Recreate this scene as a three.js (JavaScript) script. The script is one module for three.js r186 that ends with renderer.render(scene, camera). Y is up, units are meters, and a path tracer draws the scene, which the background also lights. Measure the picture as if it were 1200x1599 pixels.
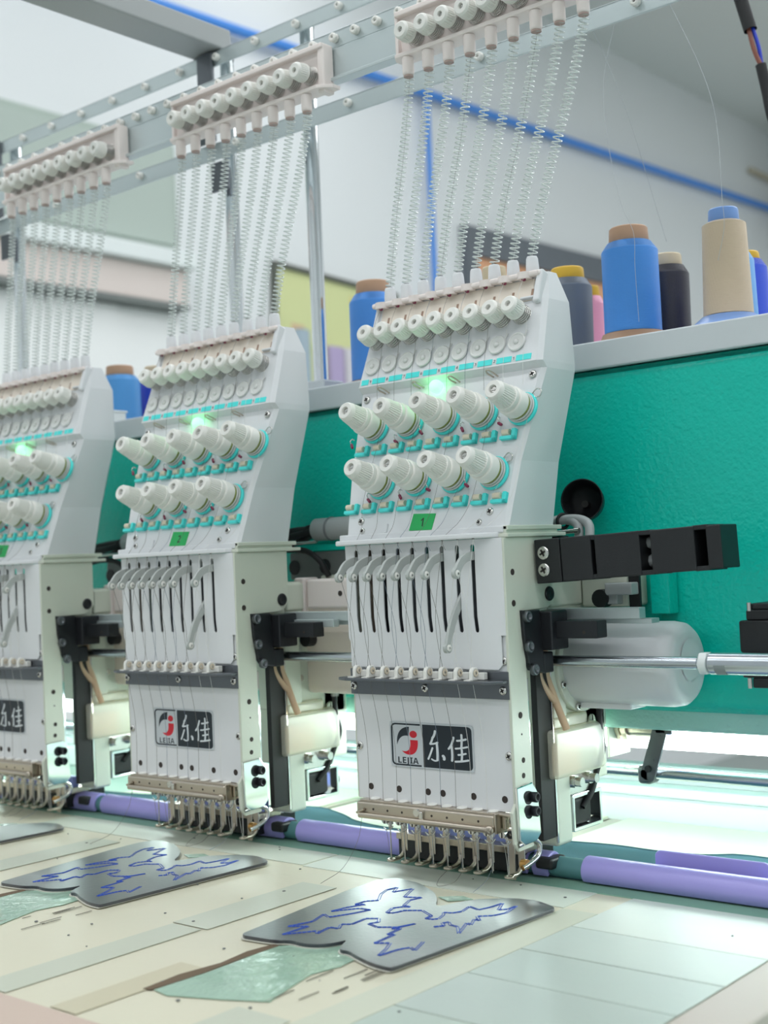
import * as THREE from 'three';
import { RoundedBoxGeometry } from 'three/addons/geometries/RoundedBoxGeometry.js';
import { RectAreaLightUniformsLib } from 'three/addons/lights/RectAreaLightUniformsLib.js';
import { mergeGeometries, toCreasedNormals } from 'three/addons/utils/BufferGeometryUtils.js';

// ---------------------------------------------------------------- camera, light, exposure
// Working unit: millimetres; x right along the machine, y up from the camera's height (EYE above the floor), z towards the operator.
const EYE = 1056, MM = 0.001;
const P3 = (x, y, z) => new THREE.Vector3(x * MM, (y + EYE) * MM, z * MM);
const scene = new THREE.Scene();
scene.background = new THREE.Color(0x9fb0b8);
scene.backgroundIntensity = 0.4;
const camera = new THREE.PerspectiveCamera(42.595, 1200 / 1599, 0.02, 40);
camera.position.copy(P3(533.01, 0, 658.88));
camera.quaternion.setFromRotationMatrix(new THREE.Matrix4().makeBasis(
  new THREE.Vector3(0.760008, -0.044842, -0.648365),
  new THREE.Vector3(0.058981, 0.998259, 0.000096),
  new THREE.Vector3(0.647232, -0.038314, 0.76133)));
camera.focus = 0.84;
camera.userData.fStop = 8.5;
scene.add(camera);
const renderer = new THREE.WebGLRenderer({ antialias: true });
renderer.toneMapping = THREE.LinearToneMapping;
renderer.toneMappingExposure = 1.0;
renderer.shadowMap.enabled = true;
renderer.shadowMap.type = THREE.PCFSoftShadowMap;
RectAreaLightUniformsLib.init();
const CEIL = 2330, LAMP_POWER = 7.2, BEAM_LAMP_POWER = 9.5, GLOW = 3, BEAM_GLOW = 9;
function areaLight(color, power, w, h, [x, y, z], [tx, ty, tz]) {
  const l = new THREE.RectAreaLight(color, power, w * MM, h * MM);
  l.position.copy(P3(x, y, z)); l.lookAt(P3(tx, ty, tz)); scene.add(l); return l;
}
// ceiling panels (their housings are built further down, at the same places)
const PANELS = [];
for (const x of [-1500, 100, 1700, 3300]) for (const z of [-2300, -700, 900, 2500]) PANELS.push([x, z]);
PANELS.push([100, -3900], [1700, -3900], [3300, -3900], [500, -5350], [2100, -5350]);  // rear panels added out of view to brighten the far left wall
for (const [x, z] of PANELS) areaLight(0xfafcff, z < -3500 ? LAMP_POWER * 1.7 : LAMP_POWER, 1180, 280, [x, CEIL - 24, z], [x, 0, z]);
// strip lamp under the machine beam, facing the operator and the table
const STRIP = { x0: -900, x1: 620, y: -131, z: -168 };
areaLight(0xf0fffa, BEAM_LAMP_POWER, STRIP.x1 - STRIP.x0, 16, [(STRIP.x0 + STRIP.x1) / 2, STRIP.y, STRIP.z + 9], [(STRIP.x0 + STRIP.x1) / 2, STRIP.y - 45, STRIP.z + 109]);

// ---------------------------------------------------------------- helpers
let seed = 7;
const rnd = () => ((seed = (seed * 1664525 + 1013904223) >>> 0) / 4294967296);
const used = {};
const numbered = (n) => { const k = (used[n] = (used[n] ?? -1) + 1); return k ? `${n}_${String(k).padStart(3, '0')}` : n; };
let O = [0, 0, 0];
function thing(name, label, category, at = [0, 0, 0], group) {
  const o = new THREE.Group(); o.name = numbered(name); scene.add(o);
  o.position.copy(P3(...at)); O = at; o.userData = { label, category };
  if (group) o.userData.group = group;
  return o;
}
function structure(name, at = [0, 0, 0]) {
  const o = new THREE.Group(); o.name = name; scene.add(o); o.position.copy(P3(...at)); O = at; o.userData = { kind: 'structure' }; return o;
}
function boxUV(g) {
  const p = g.attributes.position, n = g.attributes.normal, uv = new Float32Array(p.count * 2);
  for (let i = 0; i < p.count; i++) {
    const a = Math.abs(n.getX(i)), b = Math.abs(n.getY(i)), c = Math.abs(n.getZ(i));
    const x = p.getX(i) * MM, y = p.getY(i) * MM, z = p.getZ(i) * MM;
    if (a >= b && a >= c) { uv[2 * i] = z; uv[2 * i + 1] = y; } else if (b >= c) { uv[2 * i] = x; uv[2 * i + 1] = z; } else { uv[2 * i] = x; uv[2 * i + 1] = y; }
  }
  g.setAttribute('uv', new THREE.BufferAttribute(uv, 2));
}
function mesh(name, geos, mat, parent, { keepUV = false, label } = {}) {
  const gs = (Array.isArray(geos) ? geos : [geos]).map((g) => {
    const h = g.index ? g.toNonIndexed() : g.clone();
    for (const k of Object.keys(h.attributes)) if (!['position', 'normal', 'uv'].includes(k)) h.deleteAttribute(k);
    if (!h.attributes.uv) h.setAttribute('uv', new THREE.BufferAttribute(new Float32Array(h.attributes.position.count * 2), 2));
    return h;
  });
  const g = gs.length > 1 ? mergeGeometries(gs) : gs[0];
  if (!keepUV) boxUV(g);
  g.translate(-O[0], -O[1], -O[2]); g.scale(MM, MM, MM);
  const m = new THREE.Mesh(g, mat); m.name = name; m.castShadow = m.receiveShadow = true;
  if (label) m.userData.label = label;
  parent.add(m); return m;
}
const V = (x, y, z) => new THREE.Vector3(x, y, z);
function B(x0, x1, y0, y1, z0, z1, r = 0) {
  const w = x1 - x0, h = y1 - y0, d = z1 - z0;
  const g = r ? new RoundedBoxGeometry(w, h, d, 2, Math.min(r, w / 2.02, h / 2.02, d / 2.02)) : new THREE.BoxGeometry(w, h, d);
  return g.translate((x0 + x1) / 2, (y0 + y1) / 2, (z0 + z1) / 2);
}
const AX = { x: V(1, 0, 0), y: V(0, 1, 0), z: V(0, 0, 1) };
function orient(g, dir, at) {
  const d = (typeof dir === 'string' ? AX[dir] : dir).clone().normalize();
  g.applyQuaternion(new THREE.Quaternion().setFromUnitVectors(AX.y, d));
  return g.translate(...at);
}
const Cy = (at, dir, r, len, n = 20, r2 = r) => orient(new THREE.CylinderGeometry(r2, r, len, n), dir, at);       // centred at at
const La = (prof, at, dir, n = 28) => orient(new THREE.LatheGeometry(prof.map(([r, h]) => new THREE.Vector2(r, h)), n), dir, at);
function Tb(pts, r, n = 24, rad = 6, closed = false) {
  return new THREE.TubeGeometry(new THREE.CatmullRomCurve3(pts.map((p) => V(...p)), closed, 'centripetal'), n, r, rad, closed);
}
function Rod(a, b, r, n = 8) { const A = V(...a), D = V(...b).sub(A), L = D.length(); return Cy(A.clone().addScaledVector(D, 0.5).toArray(), D, r, L, n); }
function shapeOf(pts) { const s = new THREE.Shape(); pts.forEach(([x, y], i) => (i ? s.lineTo(x, y) : s.moveTo(x, y))); s.closePath(); return s; }
function rounded(x0, x1, y0, y1, r) {
  const s = new THREE.Shape(); const q = Math.PI / 2;
  s.absarc(x1 - r, y0 + r, r, -q, 0); s.absarc(x1 - r, y1 - r, r, 0, q); s.absarc(x0 + r, y1 - r, r, q, 2 * q); s.absarc(x0 + r, y0 + r, r, 2 * q, 3 * q); s.closePath(); return s;
}
function Ex(s, depth, bevel = 0, curve = 8) {
  return new THREE.ExtrudeGeometry(Array.isArray(s) ? shapeOf(s) : s, bevel ? { depth: depth - 2 * bevel, bevelEnabled: true, bevelSize: bevel, bevelThickness: bevel, bevelOffset: -bevel, bevelSegments: 2, curveSegments: curve } : { depth, bevelEnabled: false, curveSegments: curve }).translate(0, 0, bevel);
}
const ExXY = (s, z0, z1, b, c) => Ex(s, z1 - z0, b, c).translate(0, 0, z0);
const ExZY = (s, x0, x1, b, c) => Ex(s, x1 - x0, b, c).rotateY(-Math.PI / 2).translate(x1, 0, 0);     // shape given as (z, y)
const ExXZ = (s, y0, y1, b, c) => Ex(s, y1 - y0, b, c).rotateX(Math.PI / 2).translate(0, y1, 0);      // shape given as (x, z)
// a panel's own frame: (x, s up the panel, h out of it)
function frame(y0, z0, k) {
  const L = Math.hypot(1, k), es = V(0, 1 / L, -k / L), n = V(0, k / L, 1 / L);
  const m = new THREE.Matrix4().makeBasis(AX.x, es, n).setPosition(0, y0, z0);
  return { m, n, es, at: (x, s, h) => V(x, s, h).applyMatrix4(m).toArray(), put: (g) => g.applyMatrix4(m) };
}
function loft(levels, topCap = true) {            // levels: [y, x0, x1, zFront, zBack, chamfer]
  const ring = ([y, a, b, f, k, c = 3]) => [[a + c, f], [b - c, f], [b, f - c], [b, k + c], [b - c, k], [a + c, k], [a, k + c], [a, f - c]].map(([x, z]) => [x, y, z]);
  const rs = levels.map(ring), pos = [], quad = (p, q, r, s) => pos.push(...p, ...q, ...r, ...p, ...r, ...s);
  for (let i = 0; i + 1 < rs.length; i++) for (let j = 0; j < 8; j++) { const k = (j + 1) % 8; quad(rs[i][j], rs[i][k], rs[i + 1][k], rs[i + 1][j]); }
  const cap = (r, up) => { for (let j = 1; j < 7; j++) up ? pos.push(...r[0], ...r[j], ...r[j + 1]) : pos.push(...r[0], ...r[j + 1], ...r[j]); };
  cap(rs[0], false); if (topCap) cap(rs[rs.length - 1], true);
  const g = new THREE.BufferGeometry(); g.setAttribute('position', new THREE.Float32BufferAttribute(pos, 3)); g.computeVertexNormals(); return g;
}
function helix(a, b, R, r, turns, sag = 0) {
  const A = V(...a), Bv = V(...b), D = Bv.clone().sub(A), d = D.clone().normalize();
  const u = V(1, 0, 0).addScaledVector(d, -d.x).normalize(), w = d.clone().cross(u);
  class H extends THREE.Curve {
    getPoint(t, out = V(0, 0, 0)) {
      const q = t * turns * Math.PI * 2, e = t * t * (3 - 2 * t), f = t * (1 - sag) + e * sag;
      return out.copy(A).add(V(D.x * f, D.y * t, D.z * f)).addScaledVector(u, R * Math.cos(q)).addScaledVector(w, R * Math.sin(q));
    }
  }
  return new THREE.TubeGeometry(new H(), turns * 11, r, 4, false);
}
// ---------------------------------------------------------------- computed textures
function noiseTex(size, fn, srgb) {
  const d = new Uint8Array(size * size * 4);
  for (let y = 0; y < size; y++) for (let x = 0; x < size; x++) { const v = fn(x / size, y / size), i = 4 * (y * size + x); const c = Array.isArray(v) ? v : [v, v, v]; for (let k = 0; k < 3; k++) d[i + k] = Math.max(0, Math.min(255, c[k] * 255)); d[i + 3] = 255; }
  const t = new THREE.DataTexture(d, size, size); t.wrapS = t.wrapT = THREE.RepeatWrapping; t.magFilter = THREE.LinearFilter; t.minFilter = THREE.LinearMipmapLinearFilter; t.generateMipmaps = true;
  if (srgb) t.colorSpace = THREE.SRGBColorSpace; t.needsUpdate = true; return t;
}
function lattice(n) { const a = new Float32Array(n * n); for (let i = 0; i < n * n; i++) a[i] = rnd(); return (u, v) => { const x = u * n, y = v * n, i = Math.floor(x), j = Math.floor(y), f = x - i, g = y - j, s = f * f * (3 - 2 * f), t = g * g * (3 - 2 * g); const q = (p, r) => a[(((r % n) + n) % n) * n + (((p % n) + n) % n)]; return (q(i, j) * (1 - s) + q(i + 1, j) * s) * (1 - t) + (q(i, j + 1) * (1 - s) + q(i + 1, j + 1) * s) * t; }; }
const n8 = lattice(8), n20 = lattice(20), n48 = lattice(48), n110 = lattice(110);
const fbm = (u, v) => 0.45 * n8(u, v) + 0.28 * n20(u, v) + 0.17 * n48(u, v) + 0.1 * n110(u, v);
const peelTex = noiseTex(256, (u, v) => 0.6 * n48(u, v) + 0.4 * n110(u, v));
const softTex = noiseTex(256, (u, v) => fbm(u, v));
const grainTex = noiseTex(256, () => rnd());
const woundTex = noiseTex(256, (u, v) => 0.5 + 0.5 * Math.sin(v * Math.PI * 2 * 42 + 1.2 * n8(u, v)) * (0.6 + 0.4 * n20(u, v)));
const rep = (t, r, q = r) => { const c = t.clone(); c.repeat.set(r, q); c.needsUpdate = true; return c; };
function printed(w, h, draw) {
  const c = document.createElement('canvas'); c.width = w; c.height = h; draw(c.getContext('2d'), w, h);
  const t = new THREE.CanvasTexture(c); t.colorSpace = THREE.SRGBColorSpace; t.magFilter = THREE.LinearFilter; return t;
}
// ---------------------------------------------------------------- materials
const S = (color, roughness = 0.5, o = {}) => new THREE.MeshStandardMaterial({ color, roughness, ...o });
const PH = (color, roughness = 0.5, o = {}) => new THREE.MeshPhysicalMaterial({ color, roughness, ...o });
const peel = { bumpMap: rep(peelTex, 9), bumpScale: 0.0004 };
const M = {
  caseWhite: PH(0xe4e6e8, 0.42, { bumpMap: rep(grainTex, 14), bumpScale: 0.00003 }),
  plateWhite: PH(0xe6e8ea, 0.38),
  creamPaint: PH(0xd9decf, 0.4, { bumpMap: rep(peelTex, 9), bumpScale: 0.00004 }),
  creamCover: PH(0xeadfd2, 0.45),
  pinkCream: PH(0xf4e9e4, 0.45),
  knob: PH(0xefeee8, 0.38),
  clearPlastic: PH(0xe6eae8, 0.25, { transmission: 0.25, thickness: 0 }),
  discWhite: PH(0xf0f1ee, 0.22, { transmission: 0.12, thickness: 0 }),
  aqua: PH(0x4fece8, 0.35),
  olive: S(0x8f9a4e, 0.5),
  greyLever: PH(0xb9bebb, 0.4),
  steel: S(0xd2d0cc, 0.22, { metalness: 1 }),
  warmSteel: S(0xc4b9ab, 0.3, { metalness: 1 }),
  chrome: S(0xe8ebee, 0.08, { metalness: 1 }),
  shaft: S(0xc6ccd2, 0.27, { metalness: 1 }),
  gunmetal: S(0x6d7176, 0.36, { metalness: 0.75 }),
  black: PH(0x1b1d20, 0.45, { bumpMap: rep(grainTex, 20), bumpScale: 0.00005 }),
  blackMetal: S(0x303236, 0.42, { metalness: 0.5 }),
  rubber: S(0x17181a, 0.6),
  dark: S(0x2a2725, 0.7),
  hole: S(0x3c3430, 0.8),  // for flat discs: the shade inside holes is put into this colour
  maroon: PH(0x8e2f52, 0.35),
  teal: PH(0x00c9b5, 0.3, peel),
  tealLipLit: PH(0xa9ded2, 0.35, peel),  // beam teal made paler: the strip lamp's light is put into the colour
  shelf: PH(0xd6dcdf, 0.5, { bumpMap: rep(softTex, 3), bumpScale: 0.0002 }),
  alu: S(0xc9d3d4, 0.42, { metalness: 0.55 }),
  whiteRail: PH(0xe9efee, 0.35),
  greyTube: PH(0xa9adad, 0.5),
  brass: S(0xc79a5a, 0.3, { metalness: 1 }),
  blueTip: PH(0x2b6fe0, 0.4),
  beigeHose: PH(0xe2c3a2, 0.35, { transmission: 0.2, thickness: 0 }),
  oilBox: PH(0xfaf8ec, 0.3, { transmission: 0.65, thickness: 0 }),
  greenTag: S(0x1fb45e, 0.5),
  ink: S(0x16261c, 0.6),
  led: S(0xc8ffd4, 0.4, { emissive: 0x8dffab, emissiveIntensity: 1.3 }),
  purple: PH(0xaaa2e8, 0.3),
  roll: PH(0x5d9094, 0.5),
  cloth: S(0x47707e, 0.85, { bumpMap: rep(grainTex, 30), bumpScale: 0.0003 }),
  leather: PH(0x33363e, 0.34, { clearcoat: 1, clearcoatRoughness: 0.38, bumpMap: rep(peelTex, 14), bumpScale: 0.00008 }),
  stitch: S(0x3058c4, 0.5),
  board: S(0xd9d4bf, 0.42, { bumpMap: rep(softTex, 4), bumpScale: 0.0003 }),
  bed: PH(0xa9bdb2, 0.5),
  creamSheet: S(0xe2e2d0, 0.55),
  bar: PH(0xc9bdb4, 0.5),
  wall: S(0xe9eced, 0.9, { bumpMap: rep(softTex, 1.5), bumpScale: 0.001 }),
  ceiling: S(0xdfe3e0, 0.95),
  floor: PH(0x9fa9a5, 0.4, { bumpMap: rep(softTex, 1), bumpScale: 0.001 }),
  pipe: PH(0x4a90e6, 0.4),
  glass: PH(0xdfe9e6, 0.12, { transmission: 0.35, thickness: 0 }),
  springWire: PH(0xf0f6f3, 0.2, { transmission: 0.35, thickness: 0 }),
  threadTail: S(0xc9cdd0, 0.6),
  thread: S(0x7a7670, 0.6), threadWhite: S(0xe8e8e4, 0.6), threadBlue: S(0x7b8798, 0.6),
  lampGlow: S(0xffffff, 0.5, { emissive: 0xfafcff, emissiveIntensity: GLOW }),
  stripGlow: S(0xffffff, 0.5, { emissive: 0xf0fffa, emissiveIntensity: BEAM_GLOW }),
};

// ---------------------------------------------------------------- room shell
{
  const X0 = -2500, X1 = 5200, Z0 = -6400, Z1 = 4200, T = 150;
  const s = (n, g, m) => { O = [0, 0, 0]; const o = mesh(n, g, m, scene); o.position.copy(P3(0, 0, 0)); o.userData.kind = 'structure'; return o; };
  s('floor', B(X0 - T, X1 + T, -EYE - T, -EYE, Z0 - T, Z1 + T), M.floor);
  s('ceiling', B(X0 - T, X1 + T, CEIL, CEIL + T, Z0 - T, Z1 + T), M.ceiling);
  s('wall_left', B(X0 - T, X0, -EYE, CEIL, Z0 - T, Z1 + T), M.wall);
  s('wall_back', B(X0, X1, -EYE, CEIL, Z0 - T, Z0), M.wall);
  s('wall_right', B(X1, X1 + T, -EYE, CEIL, Z0 - T, Z1 + T), M.wall);
  s('wall_front', B(X0, X1, -EYE, CEIL, Z1, Z1 + T), M.wall);
  for (const [x, z] of PANELS) {
    const t = thing('ceiling_light', 'unseen long white rectangular ceiling light panel above the workshop', 'lamp', [x, CEIL, z], 'ceiling light panels');
    mesh('housing', [B(x - 610, x + 610, CEIL - 18, CEIL, z - 160, z + 160)], M.whiteRail, t);
    mesh('diffuser', B(x - 590, x + 590, CEIL - 22, CEIL - 18, z - 140, z + 140), M.lampGlow, t);
  }
}
// left wall: pipes, boards, blind
{
  const W = -2500;
  let t = thing('blue_air_pipe', 'blue air pipe running along the white wall with one branch dropping down', 'pipe', [W, 1700, -3000]);
  mesh('main_pipe', Rod([W + 34, 1640, 200], [W + 34, 1876, -6392], 17, 14), M.pipe, t);
  mesh('branch_pipe', Rod([W + 34, 1752, -3225], [W + 34, 420, -3225], 11, 12), M.pipe, t);
  for (const z of [-1200, -2600, -4000, -5200]) { const y = 1640 + (200 - z) * 0.0359; mesh('pipe_clip', B(W + 2, W + 30, y - 9, y + 9, z - 12, z + 12, 3), M.pipe, t); }
  t = thing('notice_board', 'yellow green notice board with dark frame on the wall behind the chrome pole', 'board', [W, 780, -2660]);
  const yg = printed(512, 384, (c, w, h) => { c.fillStyle = '#dbe0a6'; c.fillRect(0, 0, w, h); c.fillStyle = '#cfd896'; c.fillRect(0, h * 0.55, w, h * 0.1); c.fillStyle = '#dcc09a'; c.fillRect(w * 0.12, h * 0.42, w * 0.1, h * 0.09); c.fillRect(w * 0.15, h * 0.56, w * 0.08, h * 0.06); c.fillStyle = '#dcd28e'; c.fillRect(w * 0.6, h * 0.08, w * 0.3, h * 0.08); });
  t.rotation.x = -0.05;
  mesh('frame', [B(W, W + 22, 975, 992, -3010, -2375), B(W, W + 22, 540, 557, -3010, -2375), B(W, W + 22, 557, 975, -3010, -2994), B(W, W + 22, 557, 975, -2391, -2375)], S(0x5e6259, 0.6), t);
  const pg = new THREE.PlaneGeometry(604, 418).rotateY(Math.PI / 2).translate(W + 12, 766, -2692);
  mesh('backing', B(W + 2, W + 11, 557, 975, -2994, -2391), M.whiteRail, t);
  mesh('paper', pg, S(0xffffff, 0.8, { map: yg }), t, { keepUV: true });
  t = thing('display_board', 'orange display board in a thick grey frame behind the dark thread cones', 'board', [W, 1050, -4200]);
  t.rotation.x = 0.02;
  mesh('frame', [B(W + 1, W + 40, 1200, 1312, -5150, -3440), B(W + 1, W + 40, 500, 1200, -3500, -3440), B(W + 1, W + 40, 500, 1200, -5150, -5070), B(W, W + 40, 420, 500, -5150, -3480)], S(0x6c7279, 0.6), t);
  mesh('panel', B(W + 1, W + 20, 500, 1200, -5070, -3500), S(0xf0b48c, 0.7), t);
  t = thing('shutter_box', 'grey green shutter box high on the left wall above the white blind', 'shutter', [W, 1080, -1400]);
  mesh('housing', B(W + 2, W + 16, 960, 1300, -1980, 900, 4), S(0xb2bfb6, 0.8), t);
  mesh('front_panel', B(W + 16, W + 24, 985, 1275, -1960, 880, 4), S(0xb7c3bb, 0.8), t);
  t = thing('curtain_pelmet', 'white pelmet with a pinkish strip running above the white blind', 'pelmet', [W, 900, -1400]);
  mesh('top_rail', B(W, W + 90, 905, 955, -1990, 900, 6), M.whiteRail, t);
  mesh('pink_strip', B(W, W + 60, 800, 903, -1975, 900, 4), S(0xe6d9d3, 0.8), t);
  mesh('bottom_edge', B(W, W + 66, 782, 799, -1975, 900, 3), S(0x7f8482, 0.7), t);
  t = thing('window_blind', 'bright white blind hanging on the left wall below the pelmet', 'blind', [W, 400, -600]);
  for (let i = 0; i < 12; i++) mesh('blind_panel', B(W + 8 + (i % 2) * 6, W + 14 + (i % 2) * 6, -700, 780, -1975 + i * 238, -1975 + i * 238 + 240, 2), S(0xfafbfa, 0.85), t);
  t = thing('file_folder', 'pale lavender file folders hanging on the wall below the yellow green board', 'folder', [W, 560, -2700]);
  [[0xb9a9cf, -2600], [0xd8d4da, -2680], [0xbba6cc, -2760], [0xc9bfe0, -2840]].forEach(([c, z]) => mesh('folder_sleeve', B(W + 26, W + 52, 330, 742, z - 76, z - 4, 6), S(c, 0.7), t));
  t = thing('paper_roll', 'pale blue grey roll standing below the notice board beside the chrome pole', 'roll', [W, 560, -2450]);
  mesh('tube', Cy([W + 70, 490, -2440], 'y', 34, 560, 18), S(0xa9bac6, 0.6), t); mesh('core', Cy([W + 70, 772, -2440], 'y', 20, 6, 16), S(0x7d8b97, 0.7), t);
  t = thing('wall_box', 'brown grey switch box on the far back wall at the right edge', 'box', [-2280, 1750, -6400]);
  mesh('box', B(-2330, -2110, 1640, 1950, -6400, -6320, 8), S(0x8d8371, 0.6), t);
  mesh('cover', B(-2315, -2125, 1660, 1930, -6320, -6312, 4), S(0x7f7565, 0.6), t);
  t = thing('wall_conduit', 'thin beige conduit running along the back wall above the switch box', 'conduit', [-2000, 2060, -6400]);
  mesh('tube', Rod([-2480, 2050, -6382], [-600, 2082, -6382], 16, 10), S(0xc9bfa8, 0.6), t); mesh('bend', Rod([-2480, 2050, -6382], [-2480, 2050, -6100], 16, 10), S(0xc9bfa8, 0.6), t);
}
// ---------------------------------------------------------------- machine bed, beam, shelf
{
  let t = thing('machine_bed', 'pale green grey machine bed and stand carrying the table and heads', 'machine bed', [-100, -EYE, 0]);
  mesh('bed_top', B(-1100, 800, -240, -213, -330, 420, 3), M.bed, t);
  mesh('apron', [B(-1090, 790, -330, -240, 390, 412), B(-1090, 790, -330, -240, -322, -300)], M.bed, t);
  for (const x of [-1050, 720]) for (const z of [-290, 350]) { const l = mesh('leg', B(x - 30, x + 30, -EYE + 20, -240, z - 30, z + 30, 4), M.bed, t); mesh('foot', Cy([x, -EYE + 10, z], 'y', 40, 20, 20), M.rubber, l); }
  t = thing('machine_beam', 'long glossy teal machine beam behind the embroidery heads', 'machine beam', [-100, -109, -125]);
  mesh('beam_body', B(-1000, 720, -108, 127, -330, -125, 9), M.teal, t);
  mesh('lower_lip', B(-1000, 720, -121, -104, -205, -132, 3), M.tealLipLit, t);
  for (const x of [-960, 680]) mesh('end_post', B(x - 34, x + 34, -213, -100, -320, -225, 4), M.teal, t);
  t = thing('thread_shelf', 'grey white shelf on top of the teal beam carrying the thread cones', 'shelf', [-100, 127, -125]);
  mesh('shelf_board', B(-1000, 720, 127, 143, -460, -122, 2), M.shelf, t);
  mesh('front_edge', B(-1000, 720, 126, 145, -125, -121, 1.5), M.shelf, t);
  t = thing('strip_lamp', 'bright white strip lamp glowing under the teal beam', 'lamp', [-140, STRIP.y, STRIP.z]);
  mesh('housing', B(STRIP.x0, STRIP.x1, -124, -118, STRIP.z - 14, STRIP.z + 8, 2), M.alu, t);
  mesh('tube', B(STRIP.x0, STRIP.x1, -139, -124, STRIP.z - 8, STRIP.z + 6, 3), M.stripGlow, t);
  for (const x of [-700, -460, -220, 20, 260, 500]) mesh('tube_clip', B(x - 3, x + 3, -140, -118, STRIP.z - 12, STRIP.z - 7), M.steel, t);
  t = thing('rear_rail', 'white stepped aluminium rail across the back of the table', 'rail', [-140, -206, -245]);
  mesh('base_step', B(-1000, 720, -213, -190, -262, -238, 3), M.whiteRail, t);
  mesh('upper_step', B(-1000, 720, -190, -182, -268, -246, 2), M.whiteRail, t);
  mesh('back_plate', B(-1000, 720, -182, -168, -276, -262, 1), S(0xcfd3d6, 0.5), t);
  t = thing('guide_rod', 'thin chrome rod running along the table under the beam lamp', 'rod', [-140, -153, -150]);
  mesh('rod', Rod([-1000, -153, -150], [720, -153, -150], 4, 18), M.shaft, t);
  for (const x of [-985, 705]) mesh('rod_holder', B(x - 8, x + 8, -213, -146, -160, -140, 2), M.alu, t);
  t = thing('hanging_strap', 'dark steel strap bracket with holes hooked round the chrome rod', 'bracket', [82, -140, -150]);
  const st = rounded(-5.5, 5.5, -19, 19, 3); for (const y of [14, -4]) { const h = new THREE.Path(); h.absarc(0, y, 2, 0, 7); st.holes.push(h); }
  const sg = ExXY(st, 0, 2, 0.4, 6); sg.rotateZ(-0.34).translate(83, -139, -144);
  mesh('strap', sg, M.gunmetal, t);
  mesh('hook', B(69.5, 80.5, -160, -147, -156, -142, 3), M.gunmetal, t);
  mesh('rivet', Cy([79, -149, -141.5], 'z', 2.4, 1.6, 14), M.blackMetal, t);
  mesh('upper_tab', B(85, 98, -125, -113, -150, -142, 1), M.gunmetal, t);
  t = thing('proximity_sensor', 'brass threaded proximity sensor with blue tip under the teal beam', 'sensor', [70, -123, -150]);
  mesh('body', [Cy([66, -123.5, -150], 'x', 5, 36, 20), Cy([60, -123.5, -150], 'x', 8.2, 4, 6), Cy([55, -123.5, -150], 'x', 8.2, 3, 6)], M.warmSteel, t);
  mesh('blue_tip', Cy([87, -123.5, -150], 'x', 5, 8, 20), M.blueTip, t);
  mesh('mount_plate', B(51, 53, -142, -104, -164, -136, 0.5), M.creamPaint, t);
}
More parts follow.
